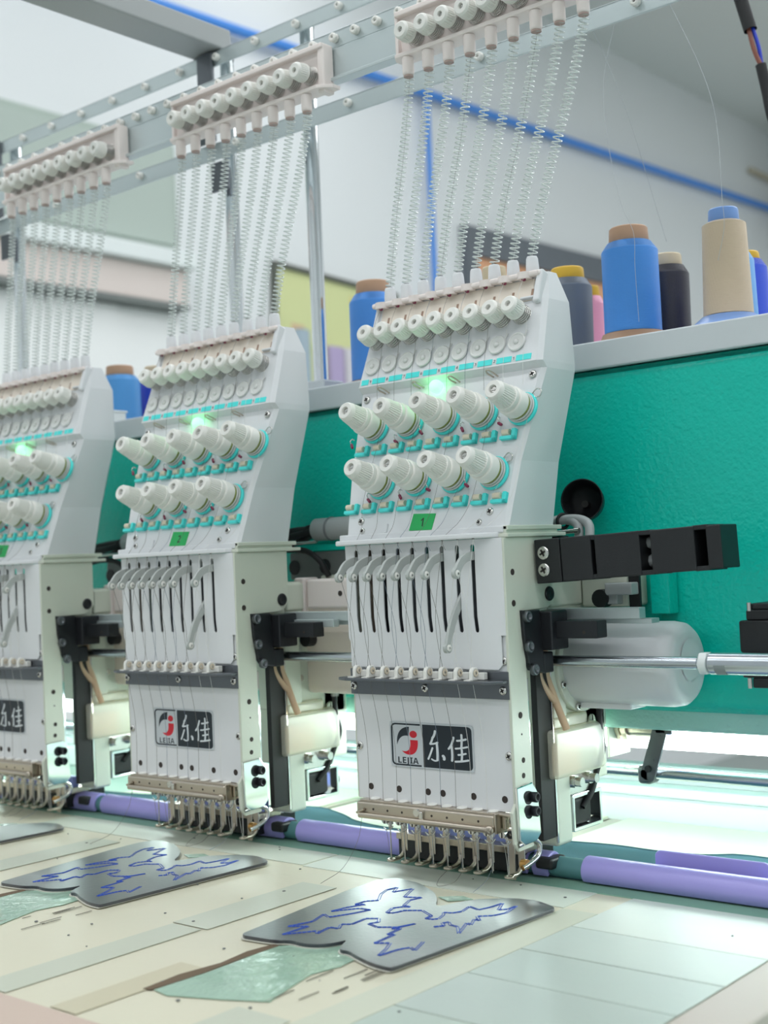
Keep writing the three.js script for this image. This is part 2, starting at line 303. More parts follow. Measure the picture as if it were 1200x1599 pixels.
// ---------------------------------------------------------------- table, sheets, film, frame bars
{
  const t = thing('embroidery_table', 'flat cream work table board with taped sheets below the needles', 'table', [-240, -213, 120]);
  const tb = mesh('table_board', B(-1000, 243, -213, -206.6, -46, 283, 1), M.board, t);
  mesh('green_edge', B(-1000, 243, -213, -206.0, -58, -32, 0.5), S(0x7fa795, 0.6), t, { label: 'sea green strip along the rear edge of the table' });
  // taped paper sheets; strong light near the heads is put into the paler rear ones
  const sh = (n, x0, x1, z0, z1, c, r = 0.45, y = -206.1, th = 0.5) => mesh(n, B(x0, x1, y - th, y, z0, z1), S(c, r, { bumpMap: M.board.bumpMap, bumpScale: 0.0002 }), t);
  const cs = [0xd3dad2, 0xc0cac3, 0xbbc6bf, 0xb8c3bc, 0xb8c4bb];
  const zs = [-31.5, 37, 86, 133, 190, 283];
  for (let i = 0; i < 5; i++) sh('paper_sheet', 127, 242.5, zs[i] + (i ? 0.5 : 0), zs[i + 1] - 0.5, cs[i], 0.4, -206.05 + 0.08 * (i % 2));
  sh('paper_sheet', 103, 126.4, 8, 282, 0xcdcfbd, 0.45);
  sh('paper_sheet', -110, 102, -31.5, 6, 0xd2d8cd, 0.45, -206.12);
  sh('paper_sheet', -420, -112, -31.5, 4, 0xd0d5c8, 0.45, -206.06);
  // tape strips along z
  for (const [x0, x1, z0, z1, c] of [[-77, -47, 40, 150, 0xc6c9b9], [-75, -50, 152, 282, 0xc6c9b9], [-322, -292, 20, 150, 0xc6c9b9], [-320, -296, 152, 282, 0xc6c9b9], [66, 101, 232, 282, 0xc6c9b9], [-12, 8, 200, 282, 0xcbc3aa]]) sh('tape_strip', x0, x1, z0, z1, c, 0.42, -205.95, 0.25);
  // torn green film patches and the brown slits
  const film = PH(0xa6c6b2, 0.2, { clearcoat: 0.6, bumpMap: rep(softTex, 9), bumpScale: 0.0012 }), slit = S(0x6d5c4a, 0.9);
  for (const dx of [0, -236, -472]) {
    mesh('film_patch', ExXZ([[12, 238], [14, 205], [12, 152], [40, 128], [64, 140], [66, 160], [62, 178], [68, 200], [74, 219], [50, 230], [24, 240]].map(([x, z]) => [x + dx, z]), -206.2, -205.85), film, t, { label: 'torn glossy green film patch' });
    mesh('slit', ExXZ([[6, 240], [4, 215], [8, 190], [5, 168], [8, 150], [13, 152], [12, 180], [13, 210], [11, 239]].map(([x, z]) => [x + dx, z]), -206.2, -205.75), slit, t, { label: 'brown torn slit beside the film' });
    mesh('film_patch', ExXZ([[24, 25], [36, 16], [46, 19], [35, 30]].map(([x, z]) => [x + dx, z]), -206.2, -205.8), film, t);
    const g = []; for (let i = 0; i < 9; i++) { const x = 62 + dx + rnd() * 34, z = 150 + rnd() * 60, l = 6 + rnd() * 14; g.push(B(x - 0.35, x + 0.35, -206, -205.8, z, z + l)); }
    mesh('scuff_marks', g, S(0x6f6a5e, 0.9), t);
  }
  { const g = []; for (let i = 0; i < 46; i++) { const x = -380 + rnd() * 600, z = -30 + rnd() * 290, r = 0.4 + rnd() * 0.8; g.push(Cy([x, -205.9, z], 'y', r, 0.4, 6)); } const m = mesh('lint_specks', g, S(0x6d6f70, 0.9), t); m.userData.kind = 'stuff'; }
  const fb = thing('frame_bar', 'beige metal frame bar along the right end of the table', 'frame bar', [258, -213, 120]);
  mesh('bar', B(243.5, 274, -213, -205.5, -60, 312, 1.5), M.bar, fb); mesh('end_cap', B(243.5, 274, -213, -206, 312, 316, 1), M.rubber, fb);
  const f2 = thing('frame_bar', 'pinkish brown metal frame bar along the front edge of the table', 'frame bar', [-380, -213, 298]);
  mesh('bar', B(-1000, 243, -213, -205.5, 283.5, 312, 1.5), PH(0xcdb8ab, 0.5), f2); mesh('end_cap', B(-1004, -1000, -213, -206, 283.5, 312, 1), M.rubber, f2);
}
{ // cream sheets behind the needles and the draped cloth
  for (const [i, l] of [[0, 'cream sheet lying behind the nearest head'], [1, 'cream sheet lying behind the middle head'], [2, 'cream sheet lying behind the leftmost head']].map(([k, l]) => [k, l])) {
    const x0 = 6 - 240 * i, x1 = i ? x0 + 222 : 690, t = thing('cream_sheet', l + ' at the back of the table', 'sheet', [x0, -213, -170]);
    mesh('sheet', B(x0, x1, -213, -205.6, -236, -60, 0.6), M.creamSheet, t);
    if (!i) mesh('bed_plate', B(-14, 5.5, -213, -207.5, -236, -60, 0.5), S(0xc2b3a9, 0.5), t);
    else mesh('bed_plate', B(x0 + 222.5, x0 + 225.5, -213, -207.5, -236, -60, 0.5), S(0xc2b3a9, 0.5), t);
  }
  const t = thing('blue_cloth', 'blue grey cloth with a wavy edge lying behind the purple bars', 'cloth', [-140, -205, -90]);
  const s = new THREE.Shape(), edge = [[-1000, -112], [-534, -112], [-400, -128], [-300, -134], [-267, -139], [-242, -151], [-200, -136], [-170, -120], [-110, -112], [-40, -122], [6, -136], [49, -143], [80, -141], [116, -145], [129, -155], [155, -157], [230, -148], [320, -152], [500, -140], [700, -146]];
  const c = new THREE.SplineCurve(edge.map(([x, z]) => new THREE.Vector2(x, z))).getPoints(120);
  s.moveTo(-1000, -52); c.forEach((p) => s.lineTo(p.x, p.y)); s.lineTo(700, -52); s.closePath();
  mesh('cloth_sheet', ExXZ(s, -205.6, -204.2), M.cloth, t);
  mesh('hem_fold', Tb(c.filter((_, i) => i % 3 === 0).map((p) => [p.x, -204.6, p.y]), 1.1, 160, 6), M.cloth, t);
}
{ // clamp roll and the purple clip covers
  let t = thing('clamp_roll', 'blue green clamp roll running under the purple clip covers', 'roll', [-140, -206, -54]);
  mesh('roll', Rod([-1000, -199, -54], [720, -199, -54], 6.4, 22), M.roll, t); mesh('end_plug', [Cy([-1001, -199, -54], 'x', 6.6, 2), Cy([721, -199, -54], 'x', 6.6, 2)], M.rubber, t);
  const prof = (r0, r1) => { const s = new THREE.Shape(); s.absarc(-54, -199, r1, -0.72, Math.PI * 0.98, false); s.absarc(-54, -199, r0, Math.PI * 0.98, -0.72, true); s.closePath(); return s; };
  const clip = (x0, x1, label, flaps) => {
    const q = thing('purple_clip_cover', label, 'clip cover', [(x0 + x1) / 2, -206, -54]);
    mesh('cover', ExZY(prof(6.5, 8.9), x0, x1, 0.8, 18), M.purple, q);
    for (const [a, b] of flaps) mesh('rear_flap', ExXY(rounded(a, b, -200, -184.5, 4), -68.5, -66.5, 0.7), M.purple, q);
  };
  clip(-560, -411, 'purple clip cover left of the joint beside the leftmost head', []);
  clip(-403, -181, 'purple clip cover reaching under the middle head', []);
  clip(-167, 41, 'long purple clip cover reaching under the nearest head', [[-70, -20]]);
  clip(45, 57, 'short purple clip end beside the black box under the nearest head', []);
  clip(82, 330, 'glossy purple clip cover with rear flap at the right edge', [[123, 198]]);
}
// ---------------------------------------------------------------- thread stand: poles, rails, racks
{
  const which = ['chrome pole standing between the middle and the nearest head', 'chrome pole standing behind the springs of the middle head', 'chrome pole standing behind the springs of the leftmost head'];
  [-236, -338, -675].forEach((x, i) => {
    const t = thing('chrome_pole', which[i], 'pole', [x, 143, -170]);
    mesh('pole', Cy([x, 306, -170], 'y', 6.4, 326, 28), M.chrome, t);
    mesh('base_flange', B(x - 15, x + 15, 143, 158, -183, -157, 2), M.shelf, t);
    mesh('cap', Cy([x, 470, -170], 'y', 6.8, 3, 24), M.rubber, t);
  });
  const eyelet = (x, y, z) => La([[0.9, 0], [3.2, 0], [3.4, 1], [2.6, 1.8], [2.6, 2.6], [3.5, 3.4], [3.4, 4.4], [2.4, 5], [1.2, 5], [0.9, 3.5]], [x, y, z], 'z', 18);
  const rail = (label, y0, y1, z, thick, ey, xs) => {
    const t = thing('thread_rail', label, 'rail', [-140, y0, z]);
    mesh('rail_plate', [B(-1150, 760, y0, y1, z - thick, z, 0.6), B(-1150, 760, y1 - 1.4, y1, z - 16, z, 0.4)], M.alu, t);
    xs.forEach((x) => mesh('eyelet', eyelet(x, ey, z), M.knob, t));
    return t;
  };
  const xsA = [], xsB = [], xsC = [];
  for (let x = -177.4 - 50.2 * 12; x < 420; x += 50.2) xsA.push(x);
  for (let x = -64 - 21 * 32; x < 420; x += 21) xsB.push(x);
  for (let x = -172 - 134.5 * 4; x < 420; x += 134.5) xsC.push(x);
  rail('top white thread rail with widely spaced eyelets above the racks', 457, 470.5, -150, 2, 463.7, xsA);
  rail('lower rear white thread rail passing behind the hanging springs', 372, 387, -150, 2, 380.5, xsC);
  const t = rail('front white thread rail with close eyelets carrying the spring racks', 384, 397, -62, 2, 390.6, xsB);
  mesh('rack_plate', B(-1150, 760, 360, 383.5, -66, -61, 0.5), M.alu, t);
  mesh('lower_lip', B(-1150, 760, 357.5, 360, -66, -56, 0.4), M.alu, t);
  for (const x of [-338, -675]) { mesh('rail_bracket', [B(x - 15, x + 5, 388, 470, -149.8, -146, 1), B(x - 15, x + 5, 387, 389.5, -148, -67, 1)], M.gunmetal, t); mesh('rail_bracket', B(x - 9, x + 13, 344, 371, -156, -153, 1), M.gunmetal, t); }
  const b = thing('cross_tube', 'grey square cross tube reaching forward from the top rail', 'tube', [-344, 472, 300]);
  mesh('tube', B(-364, -325, 472, 492, -165, 900, 2), M.greyTube, b); mesh('end_cap', B(-363, -326, 473, 491, 900, 904, 1), M.rubber, b);
}
// a small tension knob: knurled nut, coil spring, disc and slotted screw; built along +y, base at 0
function knurl(prof, n, h0, h1, depth) {
  const g = new THREE.LatheGeometry(prof.map(([r, h]) => new THREE.Vector2(r, h)), n), p = g.attributes.position;
  for (let i = 0; i < p.count; i++) { const y = p.getY(i), seg = Math.floor(i / prof.length); if (y > h0 && y < h1 && seg % 2) { p.setX(i, p.getX(i) * (1 - depth)); p.setZ(i, p.getZ(i) * (1 - depth)); } }
  return toCreasedNormals(g, 0.5);
}
const smallNut = knurl([[1.7, 8.4], [5.4, 8.4], [6.9, 8.8], [7.0, 10.6], [6.9, 10.9], [6.3, 17], [6.2, 17.3], [5.5, 18.5], [4.9, 18.9], [2.1, 18.9], [1.8, 18.2], [1.8, 13], [0, 13]], 56, 10.8, 17.1, 0.075);
const smallSpring = (() => { const g = []; for (let i = 0; i < 5; i++) g.push(new THREE.TorusGeometry(6.4 - 0.22 * i, 0.55, 5, 24).rotateX(Math.PI / 2).translate(0, 1.4 + 1.6 * i, 0)); return mergeGeometries(g); })();
const smallDisc = new THREE.LatheGeometry([[0, 0], [7.1, 0], [7.4, 0.5], [6.9, 1], [0, 1]].map(([r, h]) => new THREE.Vector2(r, h)), 24);
const smallScrew = mergeGeometries([new THREE.CylinderGeometry(1.5, 1.5, 3.4, 12).translate(0, 15.4, 0), new THREE.BoxGeometry(2.6, 0.6, 0.5).translate(0, 17.2, 0)].map((g) => g.toNonIndexed()));
function smallKnob(parent, at, dir, name = 'tension_knob') {
  const k = mesh(name, orient(smallNut.clone(), dir, at), M.knob, parent);
  mesh('coil_spring', orient(smallSpring.clone(), dir, at), M.steel, k);
  mesh('disc', orient(smallDisc.clone(), dir, at), M.steel, k);
  mesh('slotted_screw', orient(smallScrew.clone(), dir, at), M.steel, k);
}
const HEADS = ['nearest', 'middle', 'leftmost'], PITCH = -240;
const ORD = ['first', 'second', 'third', 'fourth', 'fifth', 'sixth', 'seventh', 'eighth', 'ninth'];
{ // racks
  const t = thing('spring_rack', 'pinkish white tension rack with nine knobs above the nearest head', 'tension rack', [46, 345, -55]);
  mesh('rack_body', [B(-37, 131, 351, 384, -60.5, -52, 1.5), B(-38, 132, 381, 385, -60, -47, 1)], M.pinkCream, t);
  mesh('end_rib', B(126, 132.5, 348, 385, -60, -48.5, 1.5), M.pinkCream, t); mesh('end_rib', B(-39, -36, 352, 385, -60, -48.5, 1), M.pinkCream, t);
  mesh('bottom_flange', ExXZ([[-40, -60], [138, -60], [138, -52], [128, -44], [-36, -44], [-40, -50]], 350.4, 353.4, 0.6), M.pinkCream, t);
  for (let i = 0; i < 9; i++) smallKnob(t, [-21.8 + 17.35 * i, 364.3, -52], 'z');
  for (let i = 0; i < 9; i++) {
    const x = -28 + 17.75 * i, u = mesh('spring_tube', La([[0, 0], [3.2, 0], [3.9, 0.8], [4.1, 2], [4.1, 12.4], [3.6, 13], [1, 13.4]], [x, 337.4, -48.5], 'y', 20), M.pinkCream, t);
    mesh('tube_ring', Cy([x, 337, -48.5], 'y', 3.4, 1, 18), S(0xb79f97, 0.6), u);
  }
  for (let k = 1; k < 3; k++) { const c = t.clone(); c.name = numbered('spring_rack'); c.position.x += PITCH * k * MM; c.userData.label = `pinkish white tension rack with nine knobs above the ${HEADS[k]} head`; scene.add(c); }
}
for (let i = 0; i < 9; i++) { // springs between rack and head
  const a = [-64.6 + 15.3 * i, 196, -62], b = [-28 + 17.75 * i, 338, -50];
  const t = thing('thread_spring', '', 'spring', a, 'coiled springs over the embroidery heads');
  mesh('coil', helix(a, b, 3.1, 0.5, 47 + (i * 5) % 5, 0.35), M.springWire, t);
  mesh('thread_inside', Tb([a, [a[0] * 0.7 + b[0] * 0.3 - 1, 238, -59], [a[0] * 0.3 + b[0] * 0.7 + 1, 292, -53], b], 0.14, 10, 4), i % 3 ? M.threadWhite : M.thread, t);
  for (let k = 0; k < 3; k++) {
    const c = k ? t.clone() : t; if (k) { c.name = numbered('thread_spring'); scene.add(c); }
    c.position.x = (a[0] + PITCH * k) * MM; c.userData.label = `${ORD[i]} coiled wire spring from the left above the ${HEADS[k]} head`;
  }
}
// ---------------------------------------------------------------- embroidery heads (sliding needle cases)
const screwHead = (at, dir, r = 2.6, drop = 1.1) => {
  const g = [La([[0, 0], [r, 0], [r, drop * 0.5], [r * 0.8, drop], [r * 0.45, drop * 1.15], [0, drop * 0.75]], at, dir, 20)]; return g;
};
function screw(parent, at, dir, r = 2.6, name = 'screw', mat = M.steel) {
  const s = mesh(name, screwHead(at, dir, r), mat, parent), d = typeof dir === 'string' ? AX[dir] : dir;
  const c = [at[0] + d.x * 1.15, at[1] + d.y * 1.15, at[2] + d.z * 1.15];
  const w = r * 1.1, cross = [new THREE.BoxGeometry(w, 0.5, r * 0.28), new THREE.BoxGeometry(r * 0.28, 0.5, w)].map((g) => orient(g.rotateY(0.5), d, c));
  mesh('slot', cross, M.dark, s); return s;
}
function bolt(parent, at, dir, r, h, mat, name = 'bolt') {
  const b = mesh(name, La([[0, 0], [r, 0], [r, h - 0.6], [r - 0.5, h], [r * 0.55, h], [r * 0.55, h * 0.5], [0, h * 0.5]], at, dir, 20), mat, parent); return b;
}
const LOW = frame(17, -5, 0.333), UP = frame(123.5, -35.2, 0.36);
function numberTag(head, digit) {
  O = [0, -206, 0];
  const tag = LOW.put(ExXY([[-11, 3], [7.8, 2.6], [9.2, 13.6], [-9.3, 14.4]], 0.1, 0.7));
  const m = mesh('number_label', tag, M.greenTag, head, { label: `green label printed with the number ${digit}` });
  const t = printed(128, 128, (c) => { c.fillStyle = '#1fb45e'; c.fillRect(0, 0, 128, 128); c.fillStyle = '#1c3326'; c.font = 'bold 112px sans-serif'; c.textAlign = 'center'; c.textBaseline = 'middle'; c.fillText(digit, 64, 68); });
  const p = new THREE.PlaneGeometry(8, 9.4).translate(-0.6, 8.4, 0.78); LOW.put(p);
  mesh('digit', p, S(0xffffff, 0.5, { map: t }), m, { keepUV: true });
}
const head = thing('embroidery_unit', 'nearest white embroidery head, tagged number 1, beside the motor cover', 'embroidery head', [0, -206, 0], 'embroidery heads along the machine');
{
  const h = head;
  // upper case
  const ca = mesh('tension_case', [loft([[18, -67, 67, -5, -59, 2.5], [60, -74, 68.5, -19.5, -68, 3], [119, -78, 78, -39.5, -78, 3], [123.5, -78, 78, -35.2, -78.5, 3], [165, -74.5, 75, -50, -80, 3], [184, -71, 71.5, -57, -72, 3]])], M.caseWhite, h);
  // cheeks and cream window under the ledge
  mesh('cream_window', UP.put(B(-66, 64, 44, 60, -0.8, 0.6, 0.4)), S(0xefe4d6, 0.5), ca);
  mesh('cheek', UP.put(B(66.5, 71.5, 41, 64.5, -10, 4, 1.6)), M.caseWhite, ca); mesh('cheek', UP.put(B(-72, -68, 42, 63, -8, 2, 1.5)), M.caseWhite, ca);
  mesh('window_step', UP.put(B(56, 67, 44.6, 46.2, 0, 3, 0.6)), M.caseWhite, ca);
  { const g = []; for (let i = 0; i < 9; i++) { const x = -64.6 + 15.3 * i + 6; g.push(UP.put(B(x - 0.8, x + 0.8, 45.5, 52, 0.4, 0.9))); } mesh('window_slits', g, S(0xa88a78, 0.8), ca); }
  // ledge with the holes and spring sockets
  const le = mesh('spring_ledge', [B(-73, 70, 180.8, 184.6, -70, -50, 1.6)].concat(Array.from({ length: 9 }, (_, i) => Cy([-64.6 + 15.3 * i, 182.2, -52.5], 'y', 5, 4.4, 16))), M.pinkCream, h);
  for (let i = 0; i < 9; i++) {
    const x = -64.6 + 15.3 * i;
    const s = mesh('spring_socket', La([[0, 0], [4.6, 0], [4.3, 6], [3.9, 11], [3.2, 12.4], [1.6, 12.8], [0, 12.8]], [x, 184, -62], V(0, 1, 0.02), 18), M.caseWhite, h);
    mesh('socket_bore', Cy([x, 196.9, -62], 'y', 1.8, 0.4, 12), M.dark, s);
    mesh('thread_hole', La([[0.6, 0], [1.9, 0], [1.6, 0.5], [0.6, 0.7]], [x, 180.2, -50.6], V(0, -0.5, 0.8), 14), M.maroon, le);
  }
  // pre-tension knobs, clear guide discs
  for (let i = 0; i < 9; i++) smallKnob(h, UP.at(-65.4 + 15.45 * i, 34.2, -1.5), UP.n);
  for (let i = 0; i < 9; i++) {
    const x = -65.2 + 15.35 * i, DY = 15;
    const d = mesh('guide_disc', [UP.put(new THREE.TorusGeometry(5.8, 0.9, 6, 26).translate(x, DY, 1)), UP.put(Cy([x, DY, 0.8], 'z', 5.4, 1.2, 24))], M.discWhite, h);
    mesh('centre_boss', UP.put(orient(new THREE.SphereGeometry(2, 14, 8).scale(1, 0.7, 1), 'z', [x, DY, 1.6])), M.discWhite, d);
    mesh('guide_tail', UP.put(Tb([[x + 4.6, 17, 1], [x + 6.6, 20, 1.4], [x + 7.6, 22.4, 1.2], [x + 6.4, 20.6, 1.2]], 0.5, 10, 5)), M.discWhite, d);
  }
  // numbered strip
  for (let i = 0; i <= 9; i++) { const x = -72.6 + 15.25 * i, a = i ? 2.6 : 4, b = i === 9 ? 5 : 5; mesh('strip_label', UP.put(B(x - (i ? 5.8 : 0.6), x + 5.8, 1.4, 5.4, 0.02, 0.35)), M.aqua, h); }
  const dg = printed(512, 32, (c) => { c.fillStyle = '#dfe3e4'; c.fillRect(0, 0, 512, 32); c.fillStyle = '#30383c'; c.font = 'bold 26px sans-serif'; c.textAlign = 'center'; c.textBaseline = 'middle'; for (let i = 0; i < 9; i++) c.fillText(String(9 - i), 28 + i * 57, 17); });
  for (let i = 0; i < 9; i++) { const p = new THREE.PlaneGeometry(2.6, 3.4), u = p.attributes.uv; for (let k = 0; k < 4; k++) u.setX(k, (28 + i * 57 + (u.getX(k) - 0.5) * 22) / 512); p.translate(-65 + 15.25 * i, 3.6, 0.2); UP.put(p); mesh('strip_digit', p, S(0xffffff, 0.6, { map: dg }), h, { keepUV: true }); }
  // staples, lamp
  for (const x of [-52.6, -21.6, 9.1, 40]) mesh('wire_staple', LOW.put(Tb([[x - 1.4, 106, -1], [x - 1.6, 105.6, 6], [x - 1.2, 106.4, 8.4], [x + 0.4, 106.8, 8.6], [x + 1.6, 106.4, 6], [x + 2, 106, -1]], 0.6, 20, 6)), M.warmSteel, h);
  const led = mesh('indicator_lamp', [orient(new THREE.SphereGeometry(4.7, 24, 12, 0, Math.PI * 2, 0, Math.PI / 2), LOW.n, LOW.at(-6.8, 104, 2.2)), orient(new THREE.CylinderGeometry(4.7, 4.7, 2.4, 24), LOW.n, LOW.at(-6.8, 104, 1.1))], M.led, h, { label: 'glowing green indicator lamp' });
  // big tension knobs
  const bigNut = knurl([[2.7, 8], [9.2, 8], [9.6, 8.6], [9.5, 15.6], [9.1, 16.4], [8.7, 16.7], [8.2, 16.8], [8.2, 17.6], [8.6, 17.9], [8.5, 20.4], [8.1, 20.8], [6.9, 30.8], [6.7, 31.2], [6.3, 33.5], [5.5, 34.6], [2.9, 34.6], [2.6, 34], [2.6, 28], [0, 28]], 64, 20.7, 31, 0.075);
  const lathe = (pr, n = 32) => new THREE.LatheGeometry(pr.map(([r, q]) => new THREE.Vector2(r, q)), n);
  const ringA = lathe([[0, 0], [10.6, 0], [11.2, 0.7], [11.2, 2], [10.5, 2.7], [0, 2.7]]), ringB = mergeGeometries([lathe([[3, 2.7], [10, 2.7], [10.3, 3.6], [9.8, 4.4], [3, 4.4]]), lathe([[3, 4.7], [9.6, 4.7], [9.8, 5.6], [9.3, 6.3], [3, 6.3]])]), ringC = lathe([[3, 6.3], [9.1, 6.3], [9.2, 7.3], [8.8, 8], [3, 8]]);
  const post = mergeGeometries([new THREE.CylinderGeometry(1.9, 1.9, 6, 14).translate(0, 30, 0).toNonIndexed(), new THREE.BoxGeometry(3.2, 0.9, 0.7).translate(0, 33.2, 0).toNonIndexed()]);
  const spots = [[-55.6, 79.5], [-25, 79.5], [5.6, 79.5], [36.2, 79.5], [66.8, 79.5], [-41, 37.6], [-10, 37.6], [20.9, 37.6], [51.8, 37.6]];
  for (const [x, s] of spots) {
    const at = LOW.at(x, s, 0), put = (g) => orient(g.clone(), LOW.n, at);
    const k = mesh('thread_tensioner', put(bigNut), M.knob, h);
    mesh('base_ring', put(ringA), M.aqua, k); mesh('clear_washer', put(ringB), M.clearPlastic, k); mesh('felt_ring', put(ringC), M.olive, k); mesh('slotted_post', put(post), M.steel, k);
    mesh('check_spring', LOW.put(Tb([[x + 5, s + 9, 1], [x + 9, s + 12.5, 1.6], [x + 12.6, s + 11, 1.6], [x + 12, s + 7.6, 1.4], [x + 9, s + 7, 1.2], [x + 7, s + 9.5, 1.6]], 0.45, 26, 5)), M.steel, k);
  }
  [[-74, 68], [-34, 67.5], [-12.9, 72], [21.9, 70.4], [51.8, 71], [-49.2, 26.3], [-21.7, 27], [1.3, 30.4], [32.5, 31]].forEach(([x, s], i) => {
    const a = 0.5 + 0.7 * ((i * 37) % 10) / 10, hk = mesh('thread_hook', LOW.put(Tb([[x - 2.5 * a, s + 5, 0], [x - 2 * a, s + 4.4, 3], [x - 1.4, s + 2.5, 3.6], [x - 0.4, s + 0.6, 3]], 0.35, 12, 5)), M.steel, h);
    const cg = new THREE.CapsuleGeometry(1.05, 2.4, 4, 10).rotateZ(a).translate(x, s - 0.6, 2.6); mesh('bead', LOW.put(cg), M.maroon, hk);
  });
  // guide switches, two rows of nine
  for (const s of [20.6, 63]) for (let i = 0; i < 9; i++) {
    const x = -64.4 + 15.4 * i;
    const sw = mesh('guide_block', [LOW.put(B(x - 5.8, x + 5.8, s - 3.6, s - 1.2, 0, 3, 0.5)), LOW.put(B(x + 3, x + 5.8, s - 3.6, s + 3.6, 0, 3, 0.5)), LOW.put(B(x - 5.8, x + 5.8, s - 3.4, s + 3.4, 0, 0.8))], M.aqua, h);
    mesh('roller', LOW.put(Cy([x - 1.4, s + 1.3, 2], 'x', 2, 5.4, 14)), S(0xe9dfc8, 0.5), sw);
    mesh('inner_lip', LOW.put(B(x - 4.4, x + 2, s - 1, s - 0.2, 0.8, 2.2)), M.clearPlastic, sw);
  }
  for (const [x, s] of [[-54.8, 11.7], [52.4, 12.3], [-70, 102.8], [70, 103.4]]) { screw(h, LOW.at(x, s, 0), LOW.n, 2.7); }
  for (const [x, s] of [[-52.2, 4.8], [45.2, 5.6]]) screw(h, LOW.at(x, s, 0), LOW.n, 2.2);
  mesh('locating_peg', LOW.put(Cy([-31, 5.5, 0.6], 'y', 1.1, 6, 10)), M.caseWhite, h);
  numberTag(h, '1'); O = [0, -206, 0];
  // tray lip under the case
  mesh('front_tray', [ExXZ([[-68, -4], [-68, 4], [-63, 8.5], [48, 8.5], [60, 2], [64, -4]], 12.2, 15.6, 0.9), B(-70, 66, 15, 19.5, -8, -2, 1)], M.caseWhite, h);
  { const g = []; for (let i = 0; i < 9; i++) g.push(Cy([-47 + 12.1 * i, 12.1, 7], 'y', 0.8, 0.4, 10)); mesh('tray_hole_discs', g, M.hole, h); }
  mesh('case_flange', [B(60, 69.2, 16.6, 19.4, -64, -3, 0.6), B(60, 69.6, 12.2, 14.6, -68, -2, 0.6), B(60, 68, 12, 19, -60, -3)], M.creamPaint, h);
  // front plates with slots
  const plate = (pts, z0, z1) => { const s = shapeOf(pts); for (let i = 0; i < 9; i++) { const x = -52.8 + 12.12 * i, p = new THREE.Path(), r = 1.5, k = 0.9; p.absarc(x, 7.2, r, 0, Math.PI, false); p.lineTo(x - r, -36); p.lineTo(x - r + k, -44.6); p.absarc(x + k, -44.6, r, Math.PI, Math.PI * 2, false); p.lineTo(x + r, -36); p.closePath(); s.holes.push(p); } return ExXY(s, z0, z1, 0.25, 6); };
  mesh('slotted_plate', plate([[-62.5, 12], [66.6, 12], [66.6, -48], [63, -48], [63, -66], [60, -69], [-61, -69], [-61, -52], [-62.5, -50]], -0.2, 0.8), M.plateWhite, h);
  { const s = shapeOf([[-61, 12], [66, 12], [65.6, -155.8], [-61, -156.4]]), q = new THREE.Path(); q.moveTo(-57, 11); q.lineTo(-57, -56); q.lineTo(60, -56); q.lineTo(60, 11); q.closePath(); s.holes.push(q); mesh('front_plate', ExXY(s, -4, -1, 0.35), M.plateWhite, h); }
  mesh('left_side_plate', B(-62, -60, -156, 12, -30, -1, 0.5), M.creamPaint, h);
  mesh('slot_dark_backing', B(-58, 65, -64, 3.5, -30, -26), M.gunmetal, h); mesh('inner_floor', B(-60, 65.6, -66, -62, -30, -4), M.plateWhite, h);  // unseen plates added to close the case so the slots look dark
  mesh('slot_divider', [B(-58, -50.5, -60, 12, -15, -13)], S(0x9a8b7c, 0.6), h);
  mesh('slot_dark_backing', B(-58, -14, 3.5, 12, -30, -26), M.gunmetal, h);  // upper plate added behind the left slots, also to darken them
  const side = ExZY([[0.4, 12], [-54, 12], [-54, -25.5], [-50, -31], [-44, -33.4], [-17, -34], [-19, -150], [-17, -178.5], [-1, -179], [3.4, -174], [4.6, -155], [0.4, -150]], 65.8, 68, 0.5);
  const sp = mesh('side_plate', side, M.creamPaint, h);
  for (const [y, z, r] of [[-9.4, -7.4, 2], [-28.6, -7.1, 2], [-97.3, -8.5, 2], [-124.8, -9.4, 1.7], [-134.1, -8.8, 1.7], [-109, -9, 0.6]]) mesh('screw_hole_disc', Cy([68, y, z], 'x', r, 0.4, 16), M.hole, sp);
  bolt(sp, [68, -24.5, -46.5], 'x', 4.6, 1.6, M.blackMetal, 'slotted_bolt');
  for (const [x, y, z] of [[-59.4, -64.4, -1], [63, -63.8, -1], [-58, -121.6, -1], [63.6, -121.6, -1]]) screw(h, [x, y, z], 'z', 2.7);
  for (const x of [-49.8, -25.5, -1.3, 10.7, 35, 58.8]) { const q = mesh('plate_hole_disc', Cy([x, -148.2, -1.0], 'z', 2.2, 0.3, 18), M.hole, h); }
  // take-up levers: flat arms swinging out of the slots
  const armShape = (pts, w) => { // pts along the arm in (z, y)
    const c = new THREE.SplineCurve(pts.map(([a, b]) => new THREE.Vector2(a, b))).getPoints(14), L = [], R = [];
    c.forEach((p, i) => { const q = c[Math.min(i + 1, 14)].clone().sub(c[Math.max(i - 1, 0)]).normalize(); L.push([p.x - q.y * w, p.y + q.x * w]); R.unshift([p.x + q.y * w, p.y - q.x * w]); });
    return L.concat(R);
  };
  for (let i = 0; i < 9; i++) {
    const x = -52.8 + 12.12 * i, low = i === 7;
    const pts = low ? [[-6, -21], [1, -28.5], [9, -40], [14.2, -53]] : [[-8, 1.6], [4, 1.4], [12, -1.2], [17.8, -7.6]];
    const e = low ? [14.8, -54.7] : [18.6, -8.8];
    const lv = mesh('take_up_lever', [ExZY(armShape(pts, 2.7), x - 1.1, x + 1.1, 0.4), Cy([x, e[1], e[0]], 'x', 3.3, 2.4, 20)], M.greyLever, h);
    mesh('lever_eye', La([[0.7, 0], [2.3, 0], [2.0, 0.7], [0.7, 0.9]], [x + 1.1, e[1], e[0]], 'x', 18), M.knob, lv);
  }
